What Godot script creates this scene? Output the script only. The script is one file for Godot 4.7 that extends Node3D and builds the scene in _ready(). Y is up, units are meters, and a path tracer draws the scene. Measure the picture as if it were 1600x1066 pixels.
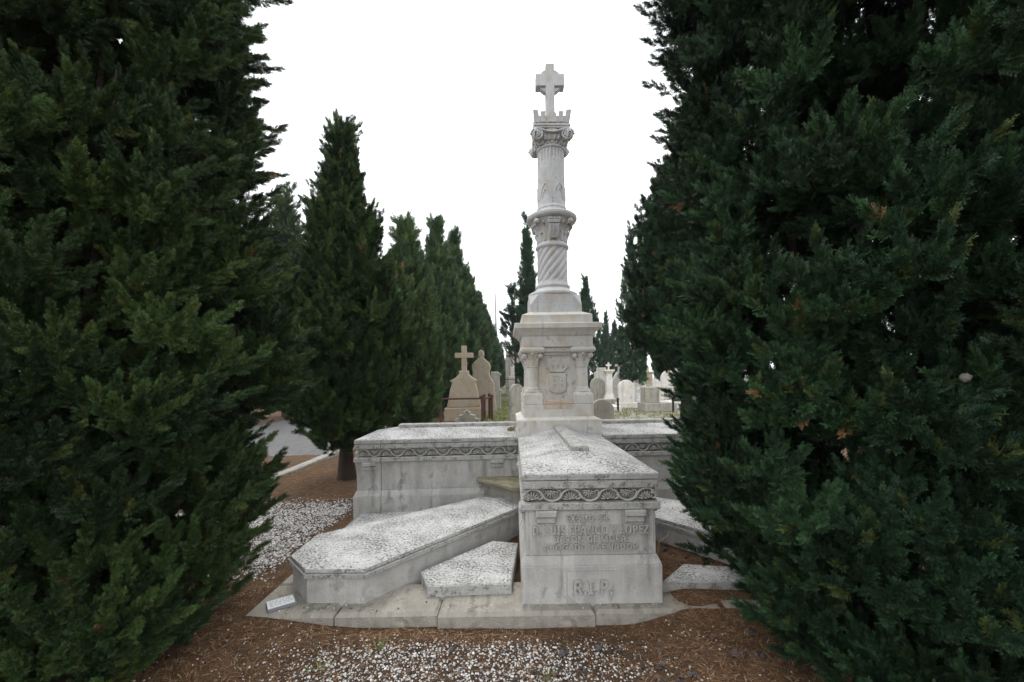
extends Node3D

const AX := Vector3(0.53, 0.10, -5.16)   # axis of the monument on top of its plinth
var M := {}
var rng := RandomNumberGenerator.new()
var nz := FastNoiseLite.new()
var used := {}

# ---------------------------------------------------------------- geometry collector
class Geo:
	var v := PackedVector3Array()
	var n := PackedVector3Array()
	var c := PackedColorArray()
	var tint := Color.WHITE
	var tinted := false
	func tri3(a: Vector3, b: Vector3, d: Vector3, na: Vector3, nb: Vector3, nd: Vector3) -> void:
		v.append(a); v.append(d); v.append(b)
		n.append(na); n.append(nd); n.append(nb)
		if tinted:
			c.append(tint); c.append(tint); c.append(tint)
	func tri(a: Vector3, b: Vector3, d: Vector3) -> void:      # counter-clockwise seen from outside
		var m := (b - a).cross(d - a)
		if m.length_squared() < 1e-16:
			return
		m = m.normalized()
		tri3(a, b, d, m, m, m)
	func quad(a: Vector3, b: Vector3, d: Vector3, e: Vector3) -> void:
		tri(a, b, d); tri(a, d, e)
	func mesh() -> ArrayMesh:
		var arr := []
		arr.resize(Mesh.ARRAY_MAX)
		arr[Mesh.ARRAY_VERTEX] = v
		arr[Mesh.ARRAY_NORMAL] = n
		if tinted:
			arr[Mesh.ARRAY_COLOR] = c
		var m := ArrayMesh.new()
		m.add_surface_from_arrays(Mesh.PRIMITIVE_TRIANGLES, arr)
		return m
	# hexahedron from bottom ring and top ring (each four points, counter-clockwise seen from above)
	func hexa(b: Array, t: Array) -> void:
		quad(t[0], t[1], t[2], t[3])
		quad(b[3], b[2], b[1], b[0])
		for i in 4:
			var j := (i + 1) % 4
			quad(b[i], b[j], t[j], t[i])
	# box with chamfered edges
	func box(lo: Vector3, hi: Vector3, ch := 0.006) -> void:
		var m := (lo + hi) * 0.5
		var h := (hi - lo) * 0.5
		ch = minf(ch, minf(h.x, minf(h.y, h.z)) * 0.9)
		var p := func(sx: float, sy: float, sz: float, ax: int) -> Vector3:
			var q := Vector3(sx * h.x, sy * h.y, sz * h.z)
			for k in 3:
				if k != ax:
					q[k] -= ch * signf(q[k])
			return m + q
		for ax in 3:
			for s in [-1.0, 1.0]:
				var ring := []
				for uv in [[-1.0, -1.0], [1.0, -1.0], [1.0, 1.0], [-1.0, 1.0]]:
					var q := [0.0, 0.0, 0.0]
					q[ax] = s
					q[(ax + 1) % 3] = uv[0]
					q[(ax + 2) % 3] = uv[1]
					ring.append(p.call(q[0], q[1], q[2], ax))
				if s < 0:
					ring.reverse()
				quad(ring[0], ring[1], ring[2], ring[3])
		for ax in 3:                                     # bevels along axis ax
			var b1 := (ax + 1) % 3
			var b2 := (ax + 2) % 3
			for s1 in [-1.0, 1.0]:
				for s2 in [-1.0, 1.0]:
					var e := []
					for k in [[-1.0, b1], [1.0, b1], [1.0, b2], [-1.0, b2]]:
						var q := [0.0, 0.0, 0.0]
						q[ax] = k[0]
						q[b1] = s1
						q[b2] = s2
						e.append(p.call(q[0], q[1], q[2], k[1]))
					out(e, m)
		for sx in [-1.0, 1.0]:
			for sy in [-1.0, 1.0]:
				for sz in [-1.0, 1.0]:
					out([p.call(sx, sy, sz, 0), p.call(sx, sy, sz, 1), p.call(sx, sy, sz, 2)], m)
	# a convex face turned to point away from m
	func out(e: Array, m: Vector3) -> void:
		var nn: Vector3 = (e[1] - e[0]).cross(e[2] - e[0])
		if nn.dot(e[0] - m) < 0:
			e.reverse()
		tri(e[0], e[1], e[2])
		if e.size() > 3:
			tri(e[0], e[2], e[3])
	# polygon in x, z (any winding) from y0 to y1, upper edge chamfered
	func prism(poly: PackedVector2Array, y0: float, y1: float, ch := 0.006, raise := 0.0) -> void:
		if Geometry2D.is_polygon_clockwise(poly):
			poly.reverse()
		var k := poly.size()
		var inner := poly
		if ch > 0.0:
			var ins := Geometry2D.offset_polygon(poly, -ch, Geometry2D.JOIN_MITER)
			if ins.size() == 1 and ins[0].size() == k:
				inner = ins[0]
				var best := 0
				for i in k:
					if inner[i].distance_to(poly[0]) < inner[best].distance_to(poly[0]):
						best = i
				var turned := PackedVector2Array()
				for i in k:
					turned.append(inner[(best + i) % k])
				inner = turned
			else:
				ch = 0.0
		var up := func(q: Vector2, y: float) -> Vector3: return Vector3(q.x, y, q.y)
		var mid := Vector2.ZERO
		for q in poly:
			mid += q / k
		for i in k:
			var j := (i + 1) % k
			quad(up.call(poly[j], y0), up.call(poly[i], y0), up.call(poly[i], y1 - ch), up.call(poly[j], y1 - ch))
			if ch > 0.0:
				quad(up.call(poly[j], y1 - ch), up.call(poly[i], y1 - ch), up.call(inner[i], y1), up.call(inner[j], y1))
		var ids := Geometry2D.triangulate_polygon(inner)
		for i in range(0, ids.size(), 3):
			face_up(up.call(inner[ids[i]], y1), up.call(inner[ids[i + 1]], y1), up.call(inner[ids[i + 2]], y1))
	func face_up(a: Vector3, b: Vector3, d: Vector3) -> void:
		if (b - a).cross(d - a).y < 0:
			tri(a, d, b)
		else:
			tri(a, b, d)
	# outline in x, y pushed out along z from z0 to z1, front edge chamfered
	func slab(poly: PackedVector2Array, z0: float, z1: float, ch := 0.004) -> void:
		if Geometry2D.is_polygon_clockwise(poly):
			poly.reverse()
		var k := poly.size()
		var inner := poly.duplicate()
		if ch > 0.0:
			for i in k:
				var d1 := (poly[i] - poly[(i + k - 1) % k]).normalized()
				var d2 := (poly[(i + 1) % k] - poly[i]).normalized()
				var n1 := Vector2(-d1.y, d1.x)
				var n2 := Vector2(-d2.y, d2.x)
				var b := (n1 + n2) / maxf(0.4, 1.0 + n1.dot(n2))
				inner[i] = poly[i] + b * ch
		var ids := Geometry2D.triangulate_polygon(poly)
		for i in range(0, ids.size(), 3):
			var t := [ids[i], ids[i + 1], ids[i + 2]]
			var f := []
			var r := []
			for q in t:
				f.append(Vector3(inner[q].x, inner[q].y, z1))
				r.append(Vector3(poly[q].x, poly[q].y, z0))
			if ((f[1] - f[0]).cross(f[2] - f[0])).z < 0:
				f.reverse()
				r.reverse()
			tri(f[0], f[1], f[2])
			tri(r[2], r[1], r[0])
		for i in k:
			var j := (i + 1) % k
			var a0 := Vector3(poly[i].x, poly[i].y, z0)
			var b0 := Vector3(poly[j].x, poly[j].y, z0)
			var a1 := Vector3(poly[i].x, poly[i].y, z1 - ch)
			var b1 := Vector3(poly[j].x, poly[j].y, z1 - ch)
			quad(a0, b0, b1, a1)
			if ch > 0.0:
				quad(a1, b1, Vector3(inner[j].x, inner[j].y, z1), Vector3(inner[i].x, inner[i].y, z1))
	# grid of points turned into a smooth surface
	func sheet(g: Array, wrap := false) -> void:
		var rows := g.size()
		var cols: int = g[0].size()
		var nn := []
		for i in rows:
			var line := PackedVector3Array()
			for j in cols:
				var jl: int = (j + cols - 1) % cols if wrap else maxi(j - 1, 0)
				var jr: int = (j + 1) % cols if wrap else mini(j + 1, cols - 1)
				var du: Vector3 = g[i][jr] - g[i][jl]
				var dv: Vector3 = g[mini(i + 1, rows - 1)][j] - g[maxi(i - 1, 0)][j]
				var m := du.cross(dv)
				line.append(m.normalized() if m.length_squared() > 1e-18 else Vector3.UP)
			nn.append(line)
		for i in rows - 1:
			for j in (cols if wrap else cols - 1):
				var k := (j + 1) % cols
				tri3(g[i][j], g[i][k], g[i + 1][k], nn[i][j], nn[i][k], nn[i + 1][k])
				tri3(g[i][j], g[i + 1][k], g[i + 1][j], nn[i][j], nn[i + 1][k], nn[i + 1][j])
	# [radius, height] pairs turned about y
	func lathe(prof: Array, seg := 32, at := Vector3.ZERO) -> void:
		for i in prof.size() - 1:
			var dr: float = prof[i + 1][0] - prof[i][0]
			var dy: float = prof[i + 1][1] - prof[i][1]
			var l := sqrt(dr * dr + dy * dy)
			if l < 1e-7:
				continue
			for k in seg:
				var q := []
				var m := []
				for e in [k, k + 1]:
					var a: float = TAU * e / seg
					m.append(Vector3(cos(a) * dy / l, -dr / l, sin(a) * dy / l))
					for w in [i, i + 1]:
						q.append(at + Vector3(cos(a) * prof[w][0], prof[w][1], sin(a) * prof[w][0]))
				tri3(q[0], q[1], q[3], m[0], m[0], m[1])
				tri3(q[0], q[3], q[2], m[0], m[1], m[1])
	func tube(pts: Array, rad: Array, seg := 6) -> void:
		var g := []
		var side := Vector3(0.31, 0.17, 0.93)
		for i in pts.size():
			var d: Vector3 = (pts[mini(i + 1, pts.size() - 1)] - pts[maxi(i - 1, 0)]).normalized()
			var x := (side - d * side.dot(d)).normalized()
			side = x
			var y := d.cross(x)
			var ring := []
			for k in seg:
				var a := TAU * k / seg
				ring.append(pts[i] + (x * cos(a) + y * sin(a)) * rad[i])
			g.append(ring)
		sheet(g, true)
		for k in range(1, seg - 1):
			tri(g[0][0], g[0][k + 1], g[0][k])
			var l: int = g.size() - 1
			tri(g[l][0], g[l][k], g[l][k + 1])
	func ball(at: Vector3, b: Basis, seg := 8, rows := 5) -> void:
		var g := []
		for i in rows + 1:
			var a := PI * (float(i) / rows - 0.5)
			var ring := []
			for k in seg:
				var t := -TAU * k / seg
				ring.append(at + b * Vector3(cos(a) * cos(t), sin(a), cos(a) * sin(t)))
			g.append(ring)
		sheet(g, true)
	# square frustum round the y axis
	func frus(h0: float, y0: float, h1: float, y1: float) -> void:
		var b := []
		var t := []
		for s in [[-1, 1], [1, 1], [1, -1], [-1, -1]]:
			b.append(Vector3(s[0] * h0, y0, s[1] * h0))
			t.append(Vector3(s[0] * h1, y1, s[1] * h1))
		hexa(b, t)

# ---------------------------------------------------------------- naming
func numbered(called: String) -> String:
	var k: int = used.get(called, 0)
	used[called] = k + 1
	return called if k == 0 else "%s_%03d" % [called, k]

func tag(o: Node3D, label: String, category: String, group := "", kind := "") -> Node3D:
	if label: o.set_meta("label", label)
	if category: o.set_meta("category", category)
	if group: o.set_meta("group", group)
	if kind: o.set_meta("kind", kind)
	return o

func thing(called: String, label: String, category: String, at := Vector3.ZERO, turn := 0.0, group := "") -> Node3D:
	var o := Node3D.new()
	o.name = numbered(called)
	add_child(o)
	o.position = at
	o.rotation.y = turn
	return tag(o, label, category, group)

func put(called: String, g: Variant, m: Material, parent: Node3D, at := Vector3.ZERO, turn := Vector3.ZERO) -> MeshInstance3D:
	var o := MeshInstance3D.new()
	o.name = numbered(called) if parent == self else called
	o.mesh = g.mesh() if g is Geo else g
	o.material_override = m
	parent.add_child(o, true)
	o.position = at
	o.rotation = turn
	return o

func many(called: String, mesh: Mesh, m: Material, parent: Node3D, xf: Array, cols: Array) -> MultiMeshInstance3D:
	var mm := MultiMesh.new()
	mm.transform_format = MultiMesh.TRANSFORM_3D
	mm.use_colors = true
	mm.mesh = mesh
	mm.instance_count = xf.size()
	for i in xf.size():
		mm.set_instance_transform(i, xf[i])
		mm.set_instance_color(i, cols[i])
	var o := MultiMeshInstance3D.new()
	o.name = numbered(called) if parent == self else called
	o.multimesh = mm
	o.material_override = m
	parent.add_child(o, true)
	return o

# ---------------------------------------------------------------- materials
func noise_bytes(size: int, freq: float, sd: int, type := FastNoiseLite.TYPE_SIMPLEX_SMOOTH, oct := 3) -> PackedByteArray:
	var f := FastNoiseLite.new()
	f.noise_type = type
	f.frequency = freq
	f.seed = sd
	f.fractal_octaves = oct
	var im := f.get_seamless_image(size, size, false, false, 0.12)
	im.convert(Image.FORMAT_L8)
	return im.get_data()

func to_texture(data: PackedByteArray, size: int) -> ImageTexture:
	return ImageTexture.create_from_image(Image.create_from_data(size, size, false, Image.FORMAT_RGB8, data))

func grey_texture(data: PackedByteArray, size: int) -> ImageTexture:
	return ImageTexture.create_from_image(Image.create_from_data(size, size, false, Image.FORMAT_L8, data))

func surface(called: String, color: Color, tex: Texture2D, scale: Vector3, bump: Texture2D = null, relief := 0.3, rough := 0.9) -> StandardMaterial3D:
	var m := StandardMaterial3D.new()
	m.resource_name = called
	m.albedo_color = color
	m.albedo_texture = tex
	m.roughness = rough
	m.metallic_specular = 0.3
	m.uv1_triplanar = true
	m.uv1_world_triplanar = true
	m.uv1_scale = scale
	m.uv1_triplanar_sharpness = 4.0
	if bump:
		m.heightmap_enabled = true
		m.heightmap_texture = bump
		m.heightmap_scale = relief
	M[called] = m
	return m

func plain(called: String, color: Color, rough := 0.8, vertex := false) -> StandardMaterial3D:
	var m := StandardMaterial3D.new()
	m.resource_name = called
	m.albedo_color = color.linear_to_srgb()
	m.roughness = rough
	m.metallic_specular = 0.3
	m.vertex_color_use_as_albedo = vertex
	M[called] = m
	return m

func materials() -> void:
	var S := 1024
	var fine := noise_bytes(S, 0.11, 1, FastNoiseLite.TYPE_SIMPLEX_SMOOTH, 2)
	var spot := noise_bytes(S, 0.062, 2, FastNoiseLite.TYPE_SIMPLEX_SMOOTH, 3)
	var spot2 := noise_bytes(S, 0.030, 7, FastNoiseLite.TYPE_SIMPLEX, 4)
	var mid := noise_bytes(S, 0.012, 3, FastNoiseLite.TYPE_SIMPLEX_SMOOTH, 4)
	var big := noise_bytes(S, 0.0045, 4, FastNoiseLite.TYPE_SIMPLEX_SMOOTH, 4)
	var lich := PackedByteArray()
	lich.resize(S * S * 3)
	var face := PackedByteArray()
	face.resize(S * S * 3)
	var warm := PackedByteArray()
	warm.resize(S * S * 3)
	var stained := PackedByteArray()
	stained.resize(S * S * 3)
	for i in S * S:
		var f := fine[i] / 255.0 - 0.5
		var s := spot[i] / 255.0
		var s2 := spot2[i] / 255.0
		var m := mid[i] / 255.0
		var b := big[i] / 255.0
		# lichen crust on the upper faces: pale ground, white rosettes, dark grey specks in drifts
		var v := 0.685 + 0.11 * f + 0.14 * (m - 0.5) - 0.12 * (b - 0.5)
		v = lerpf(v, 0.79 + 0.06 * f, smoothstep(0.54, 0.74, s2) * 0.6)
		var lim := 0.585 - 0.34 * (b - 0.46) - 0.20 * (m - 0.5)
		var dark := smoothstep(lim, lim + 0.13, s)
		v = lerpf(v, 0.40 + 0.20 * f, dark * 0.80)
		lich[i * 3] = int(clampf(v * 1.0, 0, 1) * 255)
		lich[i * 3 + 1] = int(clampf(v * 0.993, 0, 1) * 255)
		lich[i * 3 + 2] = int(clampf(v * (0.985 - 0.02 * dark), 0, 1) * 255)
		# dressed faces: grey stone, soft smudges, grime blotches, pale scars
		var w := 0.685 + 0.035 * f + 0.07 * (m - 0.5) + 0.14 * (b - 0.5)
		var grime := smoothstep(0.50, 0.78, b) * smoothstep(0.40, 0.66, m)
		w = lerpf(w, 0.50 + 0.08 * f, grime * 0.55)
		w = lerpf(w, 0.52, smoothstep(0.68, 0.80, s) * smoothstep(0.5, 0.65, m) * 0.3)
		w = lerpf(w, 0.80, smoothstep(0.68, 0.82, s2) * 0.22)
		var yy := i / S
		var run := mid[(yy / 9) * S + i % S] / 255.0          # rain streaks run down the face
		var run2 := big[(yy / 5 + 400) * S + i % S] / 255.0
		w -= 0.11 * smoothstep(0.50, 0.75, run * 0.7 + m * 0.3) * smoothstep(0.42, 0.68, run2)
		w += 0.03 * smoothstep(0.55, 0.75, 1.0 - run)
		var e := 0.66 + 0.05 * f + 0.10 * (b - 0.5)            # edge courses: black crust in blotches
		var crust := smoothstep(0.47, 0.66, m * 0.45 + s2 * 0.25 + b * 0.20 + s * 0.10 + 0.20 * f)
		e = lerpf(e, 0.42 + 0.16 * f, crust * (0.45 + 0.5 * smoothstep(0.45, 0.6, s)))
		e = lerpf(e, 0.80, smoothstep(0.62, 0.75, s2) * (1.0 - crust) * 0.4)
		stained[i * 3] = int(clampf(e, 0, 1) * 255)
		stained[i * 3 + 1] = int(clampf(e * 0.99, 0, 1) * 255)
		stained[i * 3 + 2] = int(clampf(e * 0.965, 0, 1) * 255)
		face[i * 3] = int(clampf(w, 0, 1) * 255)
		face[i * 3 + 1] = int(clampf(w * 0.988, 0, 1) * 255)
		face[i * 3 + 2] = int(clampf(w * 0.965, 0, 1) * 255)
		# warm limestone of the pedestal
		var q := 0.805 + 0.05 * f + 0.10 * (m - 0.5) + 0.08 * (b - 0.5)
		q = lerpf(q, 0.62, smoothstep(0.60, 0.78, m) * smoothstep(0.5, 0.7, b) * 0.55)
		q -= 0.09 * smoothstep(0.52, 0.75, run * 0.7 + m * 0.3) * smoothstep(0.38, 0.62, run2)
		var o := smoothstep(0.50, 0.80, 1.0 - b)
		warm[i * 3] = int(clampf(q * 1.0, 0, 1) * 255)
		warm[i * 3 + 1] = int(clampf(q * lerpf(0.982, 0.957, o), 0, 1) * 255)
		warm[i * 3 + 2] = int(clampf(q * lerpf(0.950, 0.885, o), 0, 1) * 255)
	var tl := to_texture(lich, S)
	var tf := to_texture(face, S)
	var tw := to_texture(warm, S)
	var ts := to_texture(stained, S)
	var grain := grey_texture(fine, S)
	var lumps := grey_texture(spot, S)
	var g1 := Color(1, 1, 1)
	surface("lichen_stone", g1, tl, Vector3(0.62, 0.62, 0.62), grain, 0.2, 0.95)
	surface("grey_stone", Color(1, 1, 1), tf, Vector3(0.8, 0.5, 0.8), grain, 0.22, 0.92)
	surface("stained_stone", g1, ts, Vector3(0.8, 0.8, 0.8), lumps, 0.35, 0.94)
	surface("letter_stone", Color(1, 1, 1), tf, Vector3(4, 4, 4), grain, 0.1, 0.92)
	surface("carved_stone", Color(1, 1, 0.99), tf, Vector3(1.1, 1.1, 1.1), grain, 0.2, 0.92)
	surface("plinth_stone", Color(0.86, 0.84, 0.805), tf, Vector3(0.9, 0.9, 0.9), lumps, 0.4, 0.93)
	surface("warm_stone", Color(1, 1, 1), tw, Vector3(0.7, 0.5, 0.7), grain, 0.2, 0.9)
	surface("column_stone", Color(0.955, 0.97, 1.0), tw, Vector3(0.8, 0.45, 0.8), grain, 0.16, 0.9)
	surface("cap_stone", Color(0.80, 0.77, 0.66), tl, Vector3(1.1, 1.1, 1.1), lumps, 0.5, 0.95)
	surface("brown_stone", Color(0.72, 0.68, 0.62), tw, Vector3(0.35, 0.35, 0.35), grain, 0.3, 0.9)
	surface("pale_stone", Color(0.86, 0.85, 0.81), tf, Vector3(0.4, 0.4, 0.4), grain, 0.3, 0.9)
	surface("white_stone", Color(1.0, 1.0, 1.0), tw, Vector3(0.3, 0.3, 0.3), grain, 0.2, 0.9)
	surface("cream_stone", Color(1.0, 0.95, 0.82), tl, Vector3(0.25, 0.25, 0.25), grain, 0.2, 0.9)
	surface("asphalt", Color(0.60, 0.60, 0.61), tf, Vector3(0.7, 0.7, 0.7), grain, 0.3, 0.9)
	surface("kerb_stone", Color(0.85, 0.84, 0.82), tf, Vector3(0.9, 0.9, 0.9), grain, 0.3, 0.9)
	surface("stain", Color(0.97, 0.91, 0.86), tw, Vector3(1.3, 1.3, 1.3), grain, 0.2, 0.9)
	surface("bark", Color(0.42, 0.37, 0.33), tf, Vector3(3.5, 0.8, 3.5), lumps, 1.6, 0.95)
	var gm := surface("ground", Color(1, 1, 1), tl, Vector3(1.7, 1.7, 1.7), lumps, 1.2, 0.97)
	gm.vertex_color_use_as_albedo = true
	plain("litter", Color.WHITE, 0.9, true)
	plain("pebble", Color.WHITE, 0.85, true)
	var leaf := plain("leaf", Color.WHITE, 0.48, true)
	leaf.metallic_specular = 0.38
	plain("iron", Color(0.028, 0.022, 0.022), 0.6)
	plain("rust_iron", Color(0.075, 0.035, 0.03), 0.75)
	plain("plaque_white", Color(0.72, 0.73, 0.74), 0.4)
	plain("plaque_grey", Color(0.22, 0.22, 0.23), 0.6)
	plain("dark_gap", Color(0.05, 0.045, 0.04), 0.95)
	plain("concrete", Color(0.42, 0.42, 0.41), 0.9)
	plain("twig", Color(0.36, 0.30, 0.25), 0.9)

# ---------------------------------------------------------------- ground
func ground_height(x: float, d: float) -> float:
	var inside := clampf(minf(2.34 - absf(x - 0.53), 2.38 - absf(d - 5.16)) / 0.12, 0.0, 1.0)
	var edge := maxf(smoothstep(-1.0, -1.78, x), smoothstep(0.72, 1.16, x))
	var h := 0.088 * edge * smoothstep(1.5, 2.5, d) * (1.0 - smoothstep(7.5, 10.0, d))
	h = maxf(h, 0.088 * smoothstep(2.9, 3.3, d) * (1.0 - smoothstep(7.5, 10.0, d)))
	var soil := 0.055 + 0.062 * smoothstep(0.95, 1.25, x)
	h = lerpf(h, soil, inside)
	var wob := nz.get_noise_2d(x * 26.0, d * 26.0) * 0.012 + nz.get_noise_2d(x * 120.0, d * 120.0) * 0.007
	return h + wob

func gravel(x: float, d: float) -> float:                     # 0..1 share of white stones
	var e := nz.get_noise_2d(x * 60.0 + 50, d * 60.0) * 0.35 + nz.get_noise_2d(x * 190.0, d * 190.0 + 9) * 0.25
	var a := smoothstep(-1.75, -0.9, x) * (1.0 - smoothstep(0.1, 1.25, x)) * (1.0 - smoothstep(2.45, 2.7, d))
	var b := smoothstep(-4.1, -3.4, x) * (1.0 - smoothstep(-2.15, -1.85, x)) * smoothstep(3.0, 3.5, d) * (1.0 - smoothstep(4.9, 5.7, d))
	var far := smoothstep(9.0, 12.0, d) * 0.35 * smoothstep(1.5, 3.0, x)
	return clampf(maxf(maxf(a * 0.9, b * 0.95), far) + e * 0.9 * maxf(a, maxf(b, far)) , 0.0, 1.0)

func grassy(x: float, d: float) -> float:
	var e := nz.get_noise_2d(x * 30.0 - 80, d * 30.0) * 0.9
	var lane := smoothstep(9.0, 11.0, d) * smoothstep(-2.2, -1.2, x) * (1.0 - smoothstep(1.0, 1.6, x))
	var right := smoothstep(9.0, 12.0, d) * smoothstep(1.2, 2.0, x) * 0.22
	return clampf(maxf(lane, right) + e * maxf(lane, right), 0.0, 1.0)

func soil_color(x: float, d: float) -> Color:
	var n1 := nz.get_noise_2d(x * 90.0, d * 90.0) * 0.5 + 0.5
	var n2 := nz.get_noise_2d(x * 350.0 + 7, d * 350.0) * 0.5 + 0.5
	var c := Color(0.19, 0.105, 0.055).lerp(Color(0.09, 0.055, 0.036), n1)
	c = c.lerp(Color(0.28, 0.185, 0.11), n2 * 0.4)
	c = c.lerp(Color(0.10, 0.072, 0.052).lerp(Color(0.05, 0.036, 0.028), n2), clampf(gravel(x, d) * 1.2, 0, 1) * 0.75)
	c = c.lerp(Color(0.42, 0.40, 0.37), smoothstep(10.0, 16.0, d) * smoothstep(1.2, 2.5, x) * 0.8)
	c = c.lerp(Color(0.20, 0.22, 0.11).lerp(Color(0.13, 0.16, 0.06), n1), grassy(x, d) * 0.85)
	return Color(c.r * 1.95, c.g * 1.95, c.b * 1.95)

func make_ground() -> void:
	var xs := []
	var ds := []
	var x := -4.6
	while x < 4.6:
		xs.append(x); x += 0.05
	var far := [4.6, 5.2, 6, 7, 8, 9.5, 11, 13, 16, 20, 26, 35, 50, 80, 140, 260]
	for f in far:
		xs.append(f); xs.push_front(-f)
	xs.sort()
	var d := 0.4
	while d < 8.0:
		ds.append(d); d += 0.05
	while d < 30.0:
		ds.append(d); d += 0.22
	for f in [30, 33, 37, 42, 48, 56, 66, 80, 100, 140, 200, 300]:
		ds.append(f)
	for f in [0.0, -0.6, -1.5, -3, -6, -12, -30, -90]:
		ds.push_front(f)
	var verts := PackedVector3Array()
	var norms := PackedVector3Array()
	var cols := PackedColorArray()
	var idx := PackedInt32Array()
	var w := xs.size()
	for j in ds.size():
		for i in w:
			var px: float = xs[i]
			var pd: float = ds[j]
			verts.append(Vector3(px, ground_height(px, pd), -pd))
			cols.append(soil_color(px, pd))
	for j in ds.size():
		for i in w:
			var a := verts[j * w + mini(i + 1, w - 1)] - verts[j * w + maxi(i - 1, 0)]
			var b := verts[mini(j + 1, ds.size() - 1) * w + i] - verts[maxi(j - 1, 0) * w + i]
			norms.append(a.cross(b).normalized())
			if i < w - 1 and j < ds.size() - 1:
				var k := j * w + i
				idx.append_array([k, k + w, k + w + 1, k, k + w + 1, k + 1])
	var arr := []
	arr.resize(Mesh.ARRAY_MAX)
	arr[Mesh.ARRAY_VERTEX] = verts
	arr[Mesh.ARRAY_NORMAL] = norms
	arr[Mesh.ARRAY_COLOR] = cols
	arr[Mesh.ARRAY_INDEX] = idx
	var m := ArrayMesh.new()
	m.add_surface_from_arrays(Mesh.PRIMITIVE_TRIANGLES, arr)
	tag(put("ground", m, M.ground, self), "brown cemetery ground covered in needle litter and gravel", "ground", "", "structure")
	# road with its kerb, on the left beyond the trees
	var r := Geo.new()
	r.quad(Vector3(-9.6, 0.035, 12), Vector3(-4.0, 0.035, 12), Vector3(-4.0, 0.035, -140), Vector3(-9.6, 0.035, -140))
	tag(put("road", r, M.asphalt, self), "grey asphalt cemetery road left of the cypress row", "road", "", "structure")
	var kerb := Node3D.new()
	kerb.name = "kerb"
	add_child(kerb)
	tag(kerb, "pale stone kerb between the gravel strip and the road", "kerb", "", "structure")
	var kg := Geo.new()
	kg.box(Vector3(-0.09, -0.1, -0.49), Vector3(0.09, 0.13, 0.49), 0.015)
	var km := kg.mesh()
	for i in 24:
		put("kerb_stone", km, M.kerb_stone, kerb, Vector3(-3.9 + rng.randf_range(-0.01, 0.01), rng.randf_range(-0.01, 0.005), -2.5 - i * 1.0))

func free_of_stone(x: float, d: float) -> bool:
	var u := x - 0.53
	var v := d - 5.16
	if absf(u) > 2.36 or absf(v) > 2.46:
		return true
	return false

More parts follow.
